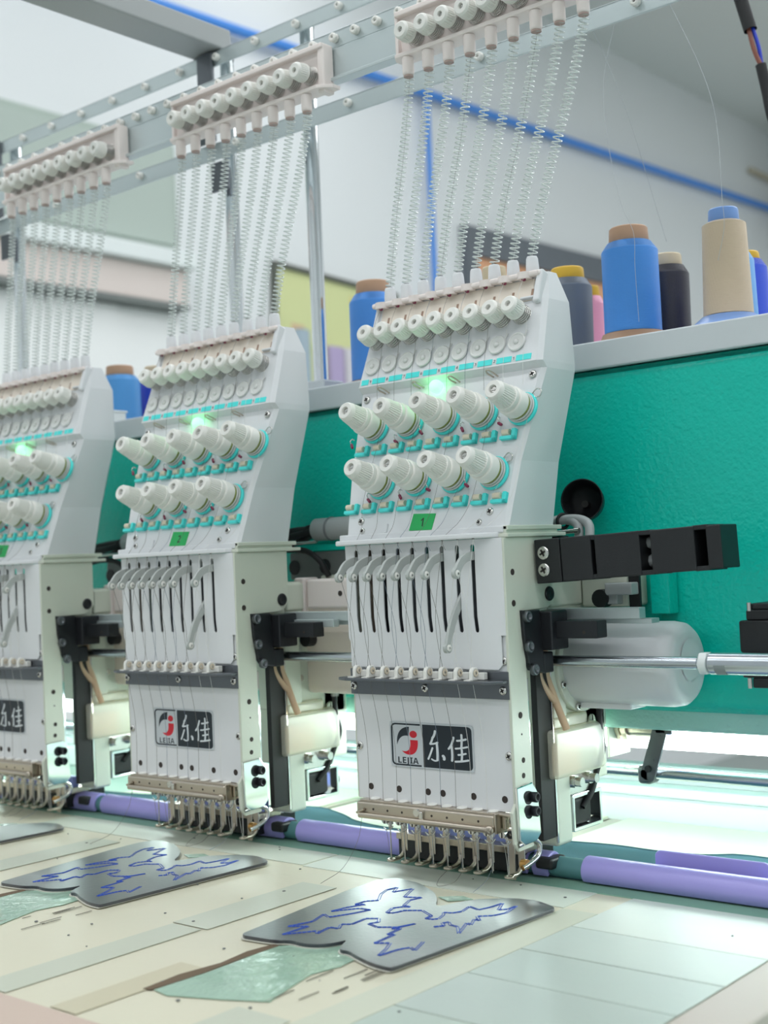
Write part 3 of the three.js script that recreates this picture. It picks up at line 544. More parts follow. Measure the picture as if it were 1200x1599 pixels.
  // lower guide bracket
  const br = mesh('guide_bracket', [B(-62.5, 67, -87, -70, -1, 0.8, 0.4), ExXZ([[-60, 0], [66.5, 0], [66.5, 6], [58, 14], [-56, 14], [-64, 11], [-64, 6]], -77, -75, 0.5)], M.gunmetal, h);
  for (const x of [-59.5, 1.5, 62.6]) screw(br, [x, -81.6, 0.8], 'z', 2.7, 'bracket_screw');
  for (let i = 0; i < 9; i++) {
    const x = -50 + 12 * i, s = new THREE.Shape(); s.moveTo(4, -75); s.lineTo(11, -75); s.lineTo(11, -70.5); s.absarc(7.5, -70.5, 3.5, 0, Math.PI); s.closePath();
    const gd = mesh('thread_guide', [ExZY(s, x - 1.5, x + 1.3, 0.4), B(x - 4, x + 1, -75.2, -74.3, 8, 13), B(x + 1, x + 6.4, -74.8, -70.4, 2, 6, 0.4)], M.knob, h);
    mesh('guide_eye', La([[0.6, 0], [2.4, 0], [2, 0.6], [0.8, 0.4]], [x + 1.3, -70.6, 7.5], 'x', 16), S(0xe6d9c2, 0.5), gd);
  }
  // maker's plate
  const logo = printed(768, 440, (c, w, hh) => {
    c.fillStyle = '#c9cfd3'; c.fillRect(0, 0, w, hh);
    c.fillStyle = '#12202b'; c.beginPath(); c.moveTo(310, 14); c.lineTo(714, 14); c.quadraticCurveTo(760, 14, 760, 60); c.lineTo(760, 382); c.quadraticCurveTo(760, 428, 714, 428); c.lineTo(310, 428); c.closePath(); c.fill();
    c.strokeStyle = '#12202b'; c.lineWidth = 16; c.beginPath(); c.moveTo(290, 20); c.lineTo(60, 20); c.quadraticCurveTo(16, 20, 16, 64); c.lineTo(16, 376); c.quadraticCurveTo(16, 420, 60, 420); c.lineTo(290, 420); c.stroke();
    // ring mark: dark arc, red arc, red dot
    c.fillStyle = '#12202b'; c.beginPath(); c.moveTo(184, 44); c.bezierCurveTo(110, 46, 56, 104, 64, 226); c.bezierCurveTo(84, 152, 120, 124, 176, 134); c.closePath(); c.fill();
    c.fillStyle = '#d3122b'; c.beginPath(); c.arc(222, 116, 35, 0, 7); c.fill();
    c.beginPath(); c.moveTo(190, 172); c.lineTo(262, 172); c.bezierCurveTo(270, 280, 220, 330, 160, 316); c.bezierCurveTo(136, 310, 118, 296, 108, 282); c.bezierCurveTo(160, 300, 200, 270, 190, 172); c.fill();
    c.fillStyle = '#12202b'; c.font = 'bold 84px sans-serif'; c.textBaseline = 'alphabetic'; c.save(); c.translate(60, 404); c.scale(0.98, 1); c.fillText('LEJIA', 0, 0); c.restore();
    // brushed white characters
    c.strokeStyle = '#dfe5e8'; c.lineCap = 'round'; c.lineJoin = 'round';
    const st = (lw, ...p) => { c.lineWidth = lw; c.beginPath(); c.moveTo(p[0], p[1]); for (let i = 2; i < p.length; i += 4) c.quadraticCurveTo(p[i], p[i + 1], p[i + 2], p[i + 3]); c.stroke(); };
    st(22, 428, 72, 424, 112, 402, 138); st(20, 402, 142, 392, 176, 380, 196); st(18, 380, 198, 420, 196, 448, 180, 448, 180, 446, 180); st(22, 440, 184, 446, 270, 440, 350); st(16, 440, 350, 420, 368, 388, 344); st(18, 398, 236, 378, 296, 356, 344); st(26, 494, 306, 506, 318, 502, 336);
    st(20, 596, 122, 584, 186, 548, 232); st(20, 574, 200, 582, 280, 574, 344); st(20, 628, 150, 670, 146, 706, 132); st(20, 668, 92, 672, 150, 662, 222); st(18, 612, 226, 664, 220, 716, 204); st(18, 634, 284, 668, 280, 700, 268); st(20, 666, 236, 668, 300, 660, 340); st(20, 606, 350, 664, 346, 720, 330);
  });
  const lp = mesh('maker_plate', ExXY(rounded(-31.2, 37.2, -133.6, -104, 3.2), -1, -0.5, 0.1), S(0xc9cfd3, 0.4), h);
  mesh('maker_print', new THREE.PlaneGeometry(67.4, 29).translate(3, -118.8, -0.42), PH(0xffffff, 0.35, { map: logo }), lp, { keepUV: true, label: 'maker plate reading LEJIA with red and black ring mark' });
  // needle clamp bar
  const cl = mesh('needle_clamp_bar', [B(-56, 56, -166.5, -157, -6, 8, 1.6), B(-55, 56, -157.6, -156, -6, 5, 0.5)], M.warmSteel, h);
  mesh('front_rod', Rod([-52, -165.4, 9.4], [56, -165.4, 9.4], 2, 14), M.warmSteel, cl);
  mesh('rod_end', [La([[0, 0], [2.8, 0], [2.6, 1.2], [1, 1.6], [0, 1]], [54, -165.4, 10], V(0.5, 0, 1), 14), Rod([-54, -164, 10], [-48, -161.5, 9.4], 0.9)], M.warmSteel, cl);
  { const g = []; for (let i = 0; i < 8; i++) g.push(Cy([-41 + 12.2 * i, -161.2, 8], 'z', 0.8, 0.3, 10)); mesh('bar_hole_discs', g, M.hole, cl); }
  mesh('middle_clip', [B(-1.5, 1.5, -167, -159, 8, 10, 0.6), Cy([-3.4, -160, 9], 'z', 2.4, 2, 14)], M.steel, cl);
  for (let i = 0; i < 9; i++) mesh('needle_cap', La([[0, 0], [3.4, 0], [3.4, 0.8], [2.6, 1.4], [0, 1.6]], [-45 + 12 * i, -156.2, 1], 'y', 16), M.knob, cl);
  const ce = mesh('clamp_end_bracket', [B(56, 57.4, -168, -156, -6, 8, 0.4), B(57, 66, -157.6, -156.2, -6, 4, 0.4), B(58, 60.4, -166, -158, -2, 2, 0.5), B(61, 66.4, -172.4, -165, -4, 2, 0.8)], M.warmSteel, h);
  mesh('end_bush', La([[0.8, 0], [2.6, 0], [2.4, 0.8], [1, 0.8]], [63.7, -168.6, 2], 'z', 16), M.black, ce);
  bolt(ce, [63, -160.6, -2], V(0.5, 0, 1), 2, 2.6, M.steel);
  // needles, clamps and presser feet
  const NX = (i) => -46.8 + 12 * i;
  for (let i = 0; i < 9; i++) {
    const x = NX(i), z = -15, up = i === 7 ? 3 : 0;
    const nd = mesh('needle', [Rod([x, -166, z], [x, -178, z], 1.2, 12), Rod([x, -178, z], [x, -200 + up, z], 0.42, 8)], M.steel, h);
    mesh('clamp_screw', [Cy([x - 0.4, -172, z + 4], 'z', 2.5, 2.6, 18), Cy([x, -172, z], 'y', 2.2, 7, 14)], M.steel, nd);
    mesh('screw_slot', B(x - 0.75, x - 0.05, -174.2, -169.8, z + 5.2, z + 5.5), M.dark, nd);
    mesh('thread_clip', Tb([[x - 3, -177.4, z + 3], [x, -178.6, z + 4], [x + 3, -177.8, z + 3], [x + 4.2, -176, z + 2]], 0.5, 14, 5), M.steel, nd);
    if (i < 8 || true) {
      const low = i === 7 ? -6 : 0, zz = z - 13;
      const ft = mesh('presser_foot', i === 7
        ? [B(x + 5.4 - 2.4, x + 5.4 + 2.4, -204.5, -164, zz - 1, zz + 0.4, 0.4)]
        : [B(x - 2.4 + 1, x + 2.4 + 1, -195, -166, zz - 0.8, zz + 0.6, 0.3), Tb([[x + 1, -193, zz], [x + 0.8, -197, zz + 1.5], [x + 0.4, -199.2, zz + 5], [x, -199.4, zz + 10]], 1.5, 12, 8), new THREE.TorusGeometry(2.3, 0.95, 8, 22).rotateX(Math.PI / 2).translate(x, -199.2, z)], M.warmSteel, h);
      if (i < 7 || i === 8) mesh('foot_edge', Rod([x + 3.6, -195, zz + 0.4], [x + 3.6, -167, zz + 0.4], 0.45, 6), M.steel, ft);
    }
  }
  mesh('blue_retainer', B(-58, 40, -187, -176.5, -52, -46, 1), PH(0x94a0e6, 0.4), h);
  // presser adjusting plate and hook
  const ap = mesh('adjusting_plate', ExZY([[2, -140], [-15, -139], [-20.5, -146], [-22, -171], [-17, -175], [-4, -175.5], [1, -172]], 68.2, 70.2, 0.6), M.chrome, h);
  for (const y of [-147.6, -156.2]) { bolt(ap, [70.2, y, -13.4], 'x', 3.2, 4.4, M.blackMetal, 'socket_bolt'); mesh('bolt_slot', Cy([70.3, y, -9.8], 'x', 4.2, 0.3, 20), M.blackMetal, ap); }
  mesh('hook_bracket', Tb([[68, -175, 1], [68, -174, -14], [68, -178, -22], [68, -184, -21.5], [67, -188, -14], [66, -190, -6]], 1.7, 26, 8), M.steel, h);
  mesh('brass_stud', Cy([65, -188.5, -10], 'x', 3, 4, 16), M.brass, h);
  // black slide bracket
  const sb = mesh('slide_bracket', [ExZY([[-13, -33.4], [-32, -34], [-35, -74], [-21, -71], [-17.5, -66], [-14, -50]], 66, 70.4, 0.7), B(63, 78, -59.5, -35, -52, -33, 1.2), B(63, 71, -74, -61, -44, -34, 1)], M.blackMetal, h);
  mesh('slide_arm', B(74, 107.5, -52.4, -41.6, -50, -38, 0.8), M.blackMetal, sb);
  for (const [y, z] of [[-37.4, -16], [-56, -16.6], [-70.4, -21]]) bolt(sb, [70.4, y, z], 'x', 3.6, 3, M.gunmetal, 'cap_bolt');
  mesh('arm_hole_disc', Cy([98, -48.6, -37.9], 'z', 1, 0.3, 12), M.hole, sb);
  // threads on the head
  const th = (pts, m, r = 0.17) => mesh('thread', Tb(pts, r, pts.length * 5, 4), m, h);
  for (let i = 0; i < 9; i++) {
    const x = -64.6 + 15.3 * i, sx = -52.8 + 12.12 * i, gx = -50 + 12 * i, nx = NX(i), m = [M.thread, M.thread, M.thread, M.threadBlue, M.thread, M.threadBlue, M.thread, M.threadWhite, M.threadWhite][i];
    const f = [x, 180, -50], a = UP.at(x - 1, 42, 6), b = UP.at(x + 7, 22, 2.4);
    th([f, a, UP.at(x + 6, 30, 3), b, UP.at(x + 7.4, 2, 1.4), LOW.at(x + 7.4, 96, 2.4)], m, 0.15);
    const sp0 = spots[[0, 5, 1, 6, 2, 7, 3, 8, 4][i]];
    th([LOW.at(sp0[0] + 6, sp0[1] - 8, 3), LOW.at(sp0[0] + 3, 20, 4), LOW.at(sp0[0] * 0.9, 6, 4), [-47 + 12.1 * i, 12.2, 7], [-47 + 12.1 * i, 6, 4]], m, 0.15);
    const ex = i === 7 ? [sx, -54.7, 14.8] : [sx, -8.8, 18.6];
    th([[-47 + 12.1 * i, 12, 7], [(ex[0] + gx) / 2 - 2, -40, 9], [gx + 1, -70.6, 8.4]], m);
    th([[ex[0] + 1.6, ex[1] - 1, ex[2]], [(ex[0] + gx) / 2 + 2, -44, 10], [gx - 1.8, -71, 9]], m);
    th([[gx, -77, 9], [(gx * 0.6 + nx * 0.4) + 2, -116, 5], [nx + 1, -156, 6]], m);
    th([[nx, -178, -11], [nx + 1.5, -188, -11], [nx, -198, -14]], m);
  }
  th([[-46.8 - 8, -168, 4], [-55.4, -182, 8], [-57, -198, 22], [-55, -203, 46]], M.thread, 0.16);
  th([[NX(4), -200, -15], [NX(4) + 0.5, -204, -4], [NX(5) - 4, -205.4, 6], [NX(5) + 2, -204, -2], [NX(5), -200, -14]], M.thread, 0.16);
  th([[NX(7), -196, -13], [NX(7) + 0.6, -201, -6], [NX(7) + 2, -204.6, 10]], M.threadBlue, 0.16);
}
for (let k = 1; k < 3; k++) {
  const c = head.clone(); c.name = numbered('embroidery_unit'); c.position.x = PITCH * k * MM; scene.add(c);
  c.userData.label = k === 1 ? 'middle white embroidery head, tagged number 2' : 'leftmost white embroidery head, cut by the picture edge';
  c.remove(c.children.find((q) => q.name === 'number_label'));
  numberTag(c, String(k + 1));
}
for (let k = 0; k < 3; k++) { const l = new THREE.PointLight(0x5dff86, 0.0005, 0, 2); l.position.copy(P3(LOW.at(-6.8, 104, 3)[0] + PITCH * k, LOW.at(-6.8, 104, 3)[1], LOW.at(-6.8, 104, 3)[2])); l.castShadow = true; l.shadow.radius = 0.15; scene.add(l); }
// ---------------------------------------------------------------- fixed arms behind the needle cases
const ARM_LABEL = ['cream machine arm with oil box behind the nearest head', 'cream machine arm with wide pinkish cover right of the middle head', 'cream machine arm with wide pinkish cover right of the leftmost head'];
const solids = {};
for (let k = 0; k < 3; k++) {
  const X = PITCH * k, at = [X + 50, -186, -60];
  const t = thing('machine_support', ARM_LABEL[k], 'machine arm', at);
  const fx = (g) => g.map((q) => q.translate(X, 0, 0));
  const put = (n, g, m, p = t, o) => mesh(n, fx(Array.isArray(g) ? g : [g]), m, p, o);
  put('arm_body', [B(22, 58, -152, -12, -124, -60, 2), B(22, 58, -108, -12, -60, -40, 2)], M.creamPaint);
  put('front_column', B(40, 62, -187, -54, -71.5, -52.5, 3), M.creamPaint);
  put('linear_rail', B(57.5, 62, -180, -70, -51.5, -36, 0.6), M.rubber);
  put('chrome_edge', [B(61.4, 62.6, -184, -72, -53.2, -51.8, 0.3), B(64.8, 66, -150, -76, -21.4, -19.4, 0.3)], M.chrome);
  put('hook_base', [B(-60, 40, -203, -190, -80, -38, 1), B(50, 63, -199.5, -192.5, -60, -42, 2)], M.black);
  put('base_bar', B(-60, 44, -190.5, -186, -60, -36, 0.6), M.warmSteel);
  // oil box, hose, screws
  const ob = put('oil_box', [B(50, 68, -143, -112, -106, -46, 2.5)], M.oilBox, t, { label: 'translucent yellowish oil box' });
  put('oil_level', B(52, 66, -141, -121, -78, -50, 1), PH(0xf1d9c0, 0.5), ob);
  put('box_lid', B(50, 63, -113, -104.5, -94, -52, 2), M.oilBox, ob);
  put('oil_hose', Tb([[60, -60, -50], [60.5, -76, -50], [62, -88, -54], [64.4, -96, -55], [67, -104, -56], [69, -112, -58]], 2.5, 30, 10), M.beigeHose);
  put('oil_hose', Tb([[60, -62, -42], [60.5, -78, -43], [62, -89, -50], [64, -94, -54]], 2.2, 24, 10), M.beigeHose);
  for (const [y, z] of [[-86.5, -74], [-109, -75]]) { const s = screwHead([X + 58, y, z], 'x', 2.6); mesh('screw', s, M.steel, t); }
  const ds = put('slotted_disc', La([[0, 0], [4.2, 0], [4.2, 0.8], [3.6, 1.2], [0, 1.2]], [59, -112, -104], 'x', 22), M.creamPaint); put('disc_slot', B(60, 60.5, -116, -108, -104.5, -103.5), M.dark, ds);
  put('screw_hole_disc', Cy([58.2, -108.4, -90], 'x', 1.1, 0.4, 12), M.hole);
  put('rear_ear', B(40, 58, -118, -97, -126, -98, 2), M.creamPaint);
  // stopper bracket with bolts and the black magnet box
  const mb = put('box_bracket', [B(58, 61, -157, -143, -104, -66, 1), B(58, 61, -160, -144, -70, -64, 1)], M.steel);
  for (const z of [-74.5, -92.6]) put('hex_bolt', [Cy([62.5, -148.4, z], 'x', 4.2, 3, 6), Cy([66, -148.4, z], 'x', 3.1, 5, 16)], M.steel, mb);
  const sq = rounded(-108, -72, -181, -157, 1.5), hole = new THREE.Path(); hole.moveTo(-105.5, -178.5); hole.lineTo(-105.5, -159.5); hole.lineTo(-74.5, -159.5); hole.lineTo(-74.5, -178.5); hole.closePath(); sq.holes.push(hole);
  const fr = put('magnet_frame', ExZY(sq, 46, 62, 0.4), M.chrome);
  put('magnet_coil', B(47, 59.5, -178.4, -160, -99, -75, 3), M.rubber, fr);
  put('magnet_knob', Cy([55, -170, -109], 'z', 5, 4, 16), M.blackMetal, fr);
  put('sensor_cable', Tb([[68, -95, -101], [67.5, -104, -101], [66, -117, -103], [63, -132, -110], [61, -146, -104], [62, -158, -95], [60, -167, -86]], 2.2, 40, 10), M.rubber);
  put('cable_sleeve', Cy([68, -97, -101], 'y', 3, 12, 14), M.greyTube);
  // rail bars beside the black slide block
  put('guide_bar', [B(60, 127, -41.6, -34.6, -64, -56, 0.5), B(60, 133, -44.6, -41.6, -70, -60, 0.4)], M.alu);
  put('arm_head', [B(36, 60, -34, -13, -100, -60, 2), B(60, 96, -36, -8, -124, -98, 2)], M.creamPaint);
  if (k) {
    put('lower_bar', B(72, 118, -45.6, -40, -55, -49, 0.5), M.alu);
    put('wide_cover', B(53, 190, -99, -13, -118, -82, 5), M.creamCover);
    const lid = put('cover_lid', B(62, 188, -33.5, -10.5, -118, -79.5, 2.5), M.pinkCream);
    put('lid_hole_disc', Cy([98, -22, -79.4], 'z', 2.1, 0.5, 16), M.hole, lid);
    put('cover_post', B(50, 61, -60, -9, -96, -78, 2), M.pinkCream);
    const bb = put('bearing_block', B(18, 190, -11, 11, -123, -108, 1), S(0x7b7f7d, 0.5, { metalness: 0.4 }));
    for (const x of [23, 57, 96]) put('bearing_hole', Cy([x, -1, -107.8], 'z', 6, 0.6, 22), M.black, bb);
    put('green_block', B(18, 190, 11.2, 17, -124, -108, 1), M.teal);
    put('black_knob', Cy([64, -57, -78], 'z', 5.4, 8, 18), M.black);
  }
}
// motor cover beside the nearest head
{
  const t = thing('motor_cover', 'white cylindrical motor cover right of the nearest head', 'motor cover', [100, -72, -90]);
  mesh('cover_shell', La([[0, 0], [27, 0], [27, 74], [26, 80], [23.4, 83], [19, 84.4], [0, 85]], [57, -72, -90], 'x', 56), M.caseWhite, t);
  mesh('end_disc', La([[0, 0], [12, 0], [12.6, 0.4], [13, 0.6], [0, 0.7]], [141.8, -69, -90], 'x', 36), M.caseWhite, t);
  mesh('rear_flange', [La([[0, 0], [30, 0], [30, 5], [29, 6], [0, 6]], [59, -74, -88], 'x', 48)], M.creamPaint, t);
  for (const [y, z] of [[-84, -62], [-100, -78]]) screw(t, [65.5, y, z], 'x', 2.4);
  mesh('mount_bar', B(66, 104, -101, -97, -100, -80, 1), M.caseWhite, t);
}
{ // black flat cable chain screwed to the side of the nearest head
  const t = thing('cable_chain', 'black segmented cable chain screwed to the nearest head', 'cable chain', [70, -4, -36]);
  const yc = (x) => -4 + (x - 70) * 0.037, tilt = Math.atan(0.037);
  const seg = (x0, x1, w = 14) => { const c = (x0 + x1) / 2; return B(x0 - c, x1 - c, -13.8 * (1 - (x0 - 70) * 0.0008), 13.8 * (1 - (x0 - 70) * 0.0008), -52, -30, 0.8).rotateZ(tilt).translate(c, yc(c), 0); };
  [[70, 88.6], [89.2, 111], [113.6, 144.4], [151.6, 180], [187.4, 196.5]].forEach(([a, b]) => mesh('chain_link', seg(a, b), M.black, t));
  for (const [a, b] of [[110, 114.5], [143, 153], [179, 188.5]]) { const c = (a + b) / 2; mesh('link_side', [B(a - c, b - c, 10.4, 13.2, -52, -30.6, 0.4), B(a - c, b - c, -13.2, -10.4, -52, -30.6, 0.4)].map((g) => g.rotateZ(tilt).translate(c, yc(c), 0)), M.black, t); mesh('link_back', B(a, b, yc(c) - 12, yc(c) + 12, -52, -50), M.dark, t); }
  mesh('inner_cable', [Rod([120, yc(120) + 6, -42], [165, yc(165) + 6, -42], 3.6), Rod([120, yc(120) - 5, -43], [165, yc(165) - 5, -43], 4)], M.greyTube, t);
  for (const y of [1.4, -9.2]) screw(t, [76.4, y, -30], 'z', 4.2, 'panel_screw');
}
{ // cables and loudspeaker-like horn behind the nearest head
  let t = thing('black_cup', 'black round cup on the teal beam beside the nearest head', 'cup', [62, 36, -110]);
  mesh('cup', La([[0, 0], [10, 0], [13, 8], [14, 18], [14.4, 20], [13.4, 20], [12, 9], [9, 3], [0, 2]], [58, 34, -116], V(0.35, 0.1, 1), 36), M.black, t);
  mesh('inner_stud', Cy([60, 33, -110], V(0.35, 0.1, 1), 2.4, 8, 12), M.dark, t);
  t = thing('grey_conduit', 'looped grey cables above the black cable chain', 'cable', [62, 18, -90]);
  for (const dx of [0, 8]) mesh('cable', Tb([[40, 20, -80], [58 + dx, 23, -84], [70 + dx, 19, -82], [72 + dx, 6, -78], [70 + dx, -8, -72]], 3.2, 30, 10), M.greyTube, t);
  mesh('black_tie', new THREE.TorusGeometry(4.6, 1.2, 6, 18).rotateY(1.2).translate(58, 22, -83), M.rubber, t);
  mesh('end_rod', [Rod([48, 14, -76], [72, 15, -76], 1.5), Cy([73, 15, -76], 'x', 2, 3, 10)], M.steel, t);
  mesh('dark_plate', B(40, 68, 3, 12, -74, -64, 1), M.blackMetal, t);
  t = thing('sensor_clip', 'small grey clip with black tape behind the cable chain', 'clip', [95, -22, -100]);
  mesh('clip', [B(84, 104, -28, -20, -98, -88, 1), B(84, 92, -34, -20, -98, -90, 1)], M.greyTube, t); mesh('black_strip', B(97, 105, -40, -10, -99, -97), M.rubber, t); mesh('knob', Cy([80, -30, -92], 'z', 6, 8, 16), M.black, t);
  mesh('teal_plate', B(104, 118, -42, -8, -124, -112, 1), M.teal, t);
  for (const k of [1, 2]) {
    const X = PITCH * k, q = thing('cable_conduit', `thick grey conduit and black cables on the beam right of the ${HEADS[k]} head`, 'cable', [X + 110, 24, -108]);
    const fx = (g) => g.translate(X, 0, 0);
    mesh('grey_conduit', fx(Rod([50, 28.5, -108], [200, 28.5, -108], 9, 20)), M.greyTube, q);
    mesh('conduit_collar', fx(Cy([66, 28.5, -108], 'x', 9.6, 2, 22)), S(0x7a7e80, 0.5), q);
    for (const [y, z] of [[30, -112], [25, -104], [20, -110]]) mesh('black_cable', fx(Tb([[0, y - 3, z], [26, y - 1, z], [52, 28.5, -108]], 3, 16, 8)), M.rubber, q);
    mesh('loop_cable', fx(Tb([[10, 12, -97], [30, 13.5, -95], [52, 11, -94], [66, 2, -94], [70, -9, -98]], 2.4, 30, 8)), M.rubber, q);
    mesh('cable_tie', fx(new THREE.TorusGeometry(5, 1, 6, 16).rotateY(1.3).translate(40, 27, -109)), M.rubber, q);
    mesh('thin_rod', fx(Rod([14, 17.5, -92], [64, 18.5, -92], 1.2)), M.steel, q);
  }
}
{ // drive shaft, coupling and motor at the right edge
  let t = thing('drive_shaft', 'polished steel shaft running sideways through the heads', 'shaft', [-140, -67.5, -50]);
  mesh('shaft', Rod([-900, -67.5, -50], [168, -67.5, -50], 3.6, 24), M.shaft, t);
  mesh('neck', Cy([170, -67.5, -50], 'x', 2.8, 6, 18), M.shaft, t);
  t = thing('shaft_coupling', 'thick steel coupling tube with white hexagonal nut at the right edge', 'coupling', [220, -67.5, -50]);
  mesh('tube', [La([[0, 0], [5.6, 0], [6.5, 1.2], [6.5, 170], [0, 170]], [175.5, -67.5, -50], 'x', 36)], M.shaft, t);
  mesh('hex_nut', La([[0, 0], [6.6, 0], [7.2, 0.8], [7.2, 4.6], [6.6, 5.4], [0, 5.4]], [170, -67.5, -50], 'x', 6), M.whiteRail, t);
  mesh('grey_label', orient(new THREE.CylinderGeometry(6.6, 6.6, 7, 20, 1, true, 0.1, 1.3), 'x', [184, -67.5, -50]), S(0x8d9494, 0.6), t);
  t = thing('stepper_motor', 'black stepper motor block behind the coupling tube at the right edge', 'motor', [230, -60, -82]);
  mesh('motor_body', B(184, 260, -63, -44, -110, -72, 1.5), M.black, t);
  mesh('upper_flange', [B(188, 260, -44, -38, -108, -74, 1), B(190.5, 260, -38, -34, -108, -76, 1)], M.black, t);
  mesh('lower_flange', [B(184, 260, -78, -63, -108, -74, 1), B(190, 260, -84, -78, -108, -74, 1)], M.black, t);
  mesh('edge_bolt', Cy([190, -36, -75], 'y', 1.4, 5, 10), M.steel, t); mesh('edge_bolt', Cy([189, -81, -73], 'y', 1.4, 6, 10), M.steel, t);
  mesh('motor_bracket', B(210, 250, -100, -30, -124, -108, 2), M.teal, t);
}
// ---------------------------------------------------------------- thread cones on the shelf
function cone(label, [x, z], tube, wound, r0, r1, h, base, tail, tubeH = 10, slope = 1, flare = 1.36, group) {
  const y = 143, t = thing('thread_cone', label, 'thread cone', [x, y, z], group);
  const b = base || 2;
  mesh('cone_base', La(base ? [[0, 0], [r0 * flare, 0], [r0 * flare * 0.97, 1.6], [r0 * 1.08, b], [0, b]] : [[0, 0], [r0 * 0.9, 0], [r0 * 0.9, b], [0, b]], [x, y, z], 'y', 36), tube, t);
  const sh = (r0 - r1) * 0.2;
  mesh('wound_thread', La([[0, b], [r0 - 0.6, b], [r0, b + 0.8], [r1, b + h * (1 - 0.1 * slope)], [r1 * 0.98, b + h * (1 - 0.085 * slope)], [r1 * 0.78, b + h], [r1 * 0.6, b + h]].map(([r, q]) => [r, q]), [x, y, z], 'y', 44), wound, t);
  mesh('tube_top', La([[r1 * 0.5, h + b - 2], [r1 * 0.72, h + b - 2], [r1 * 0.68, h + b + tubeH - 1], [r1 * 0.64, h + b + tubeH], [r1 * 0.5, h + b + tubeH], [r1 * 0.48, h + b]], [x, y, z], 'y', 32), tube, t);
  if (tail) mesh('loose_thread', Tb(tail, 0.17, tail.length * 8, 4), M.threadTail, t);
}
const WB = rep(woundTex, 10, 26);
const yarn = (c) => PH(c, 0.45, { bumpMap: WB, bumpScale: 0.00012, sheen: 0.3, sheenRoughness: 0.4, sheenColor: new THREE.Color(c) });
const T = { tan: PH(0xbd987c, 0.6), blue: PH(0x7fa6e4, 0.35), gold: PH(0xe2b53a, 0.4), cream: PH(0xd8c6a6, 0.5), teal: PH(0x3b9db0, 0.4) };
cone('bright blue thread cone with brown tube, nearest right of the first head', [65, -178], T.tan, yarn(0x4f9df2), 20.5, 20.2, 66, 13, [[81, 380, -150], [62, 330, -158], [72, 245, -158], [78, 225, -162], [80, 200, -158], [82, 160, -156]], 11);
cone('tan thread cone on a pale blue tube and base at the right edge', [144.5, -166], T.blue, yarn(0xdcc6aa), 16.6, 14.6, 64, 12, [[110, 400, -150], [146, 300, -155], [150, 232, -154], [152, 212, -150.5], [147, 190, -149]], 9, 0.3, 1.9);
cone('black thread cone with cream tube behind the bright blue cone', [69, -226], T.cream, yarn(0x302e38), 15.5, 16, 66, false, [[50, 400, -150], [64, 330, -180], [72, 229, -222]], 9);
cone('dark grey thread cone with yellow tube behind the nearest head', [-5, -205], T.gold, yarn(0x687280), 17.5, 18.5, 66, false, null, 9);
cone('pink thread cone with yellow tube beside the dark grey cone', [-44, -300], T.gold, yarn(0xf2a4c6), 14, 13, 71, false, null, 9);
cone('small grey brown thread cone peeking out behind the black cone', [29, -300], T.cream, yarn(0xc6b9aa), 15, 14, 66, false, null, 6);
cone('deep blue thread cone with yellow tube right of the tan cone', [132, -222], T.gold, yarn(0x3558da), 17.5, 15.6, 58, false, null, 6);
cone('sky blue thread cone half hidden behind the tan cone', [134, -200], T.teal, yarn(0x78b6f2), 15.6, 14.2, 60, false, null, 5);
cone('bright blue thread cone left of the nearest head beside the chrome pole', [-185, -184], T.tan, yarn(0x4f98ee), 21, 20.6, 74, 10, null, 11);
cone('beige thread cone with tan tube hidden behind the springs of the nearest head', [-70, -200], T.cream, yarn(0xe0cfae), 15, 14, 76, false, null, 11);
cone('medium blue thread cone with tan tube right of the leftmost head', [-528, -184], T.tan, yarn(0x5aa8ee), 21, 20, 56, false, null, 10);
cone('navy thread cone with tan tube between the leftmost and middle heads', [-530, -232], T.cream, yarn(0x3048bc), 17, 16, 62, false, null, 8);
cone('dark maroon thread cone with yellow tube behind the middle head', [-470, -215], T.gold, yarn(0x4a2440), 17, 16, 72, false, null, 8);
cone('dark thread cone with yellow tube peeking past the leftmost head', [-574, -215], T.gold, yarn(0x3c4048), 15, 14, 56, false, null, 9);
{ const t = thing('shelf_box', 'small pale box standing on the shelf beside the medium blue cone', 'box', [-520, 143, -150]); mesh('box', B(-520, -490, 143, 158, -160, -140, 1), M.whiteRail, t); mesh('lid', B(-521, -489, 158, 160, -161, -139, 0.5), M.whiteRail, t); }
// hanging power cable at the top right corner
{
  const t = thing('power_cable', 'black cable with bare brown and blue wires hanging at the top right', 'cable', [244, 460, 0]);
  mesh('outer_sheath', Tb([[60, 2322, -20], [150, 1100, -10], [208, 480, 0], [222, 380, 0], [232, 325, 0], [239.3, 292, 0], [244, 274, 0]], 3.6, 60, 12), M.rubber, t);
  mesh('brown_wire', Tb([[243.2, 275, 0.6], [246, 262, 1], [249.6, 251, 0]], 1.3, 14, 8), PH(0x8a5243, 0.4), t);
  mesh('blue_wire', Tb([[245, 275, -0.6], [247.6, 264, -1], [249, 251, -1]], 1.1, 14, 8), PH(0x2640c8, 0.4), t);
  mesh('lower_sheath', Tb([[248.6, 254, 0], [251, 240, 0], [254, 222, 0], [262, 196, -10], [290, 165, -70], [330, 150, -128]], 2.9, 36, 12), M.rubber, t);
}
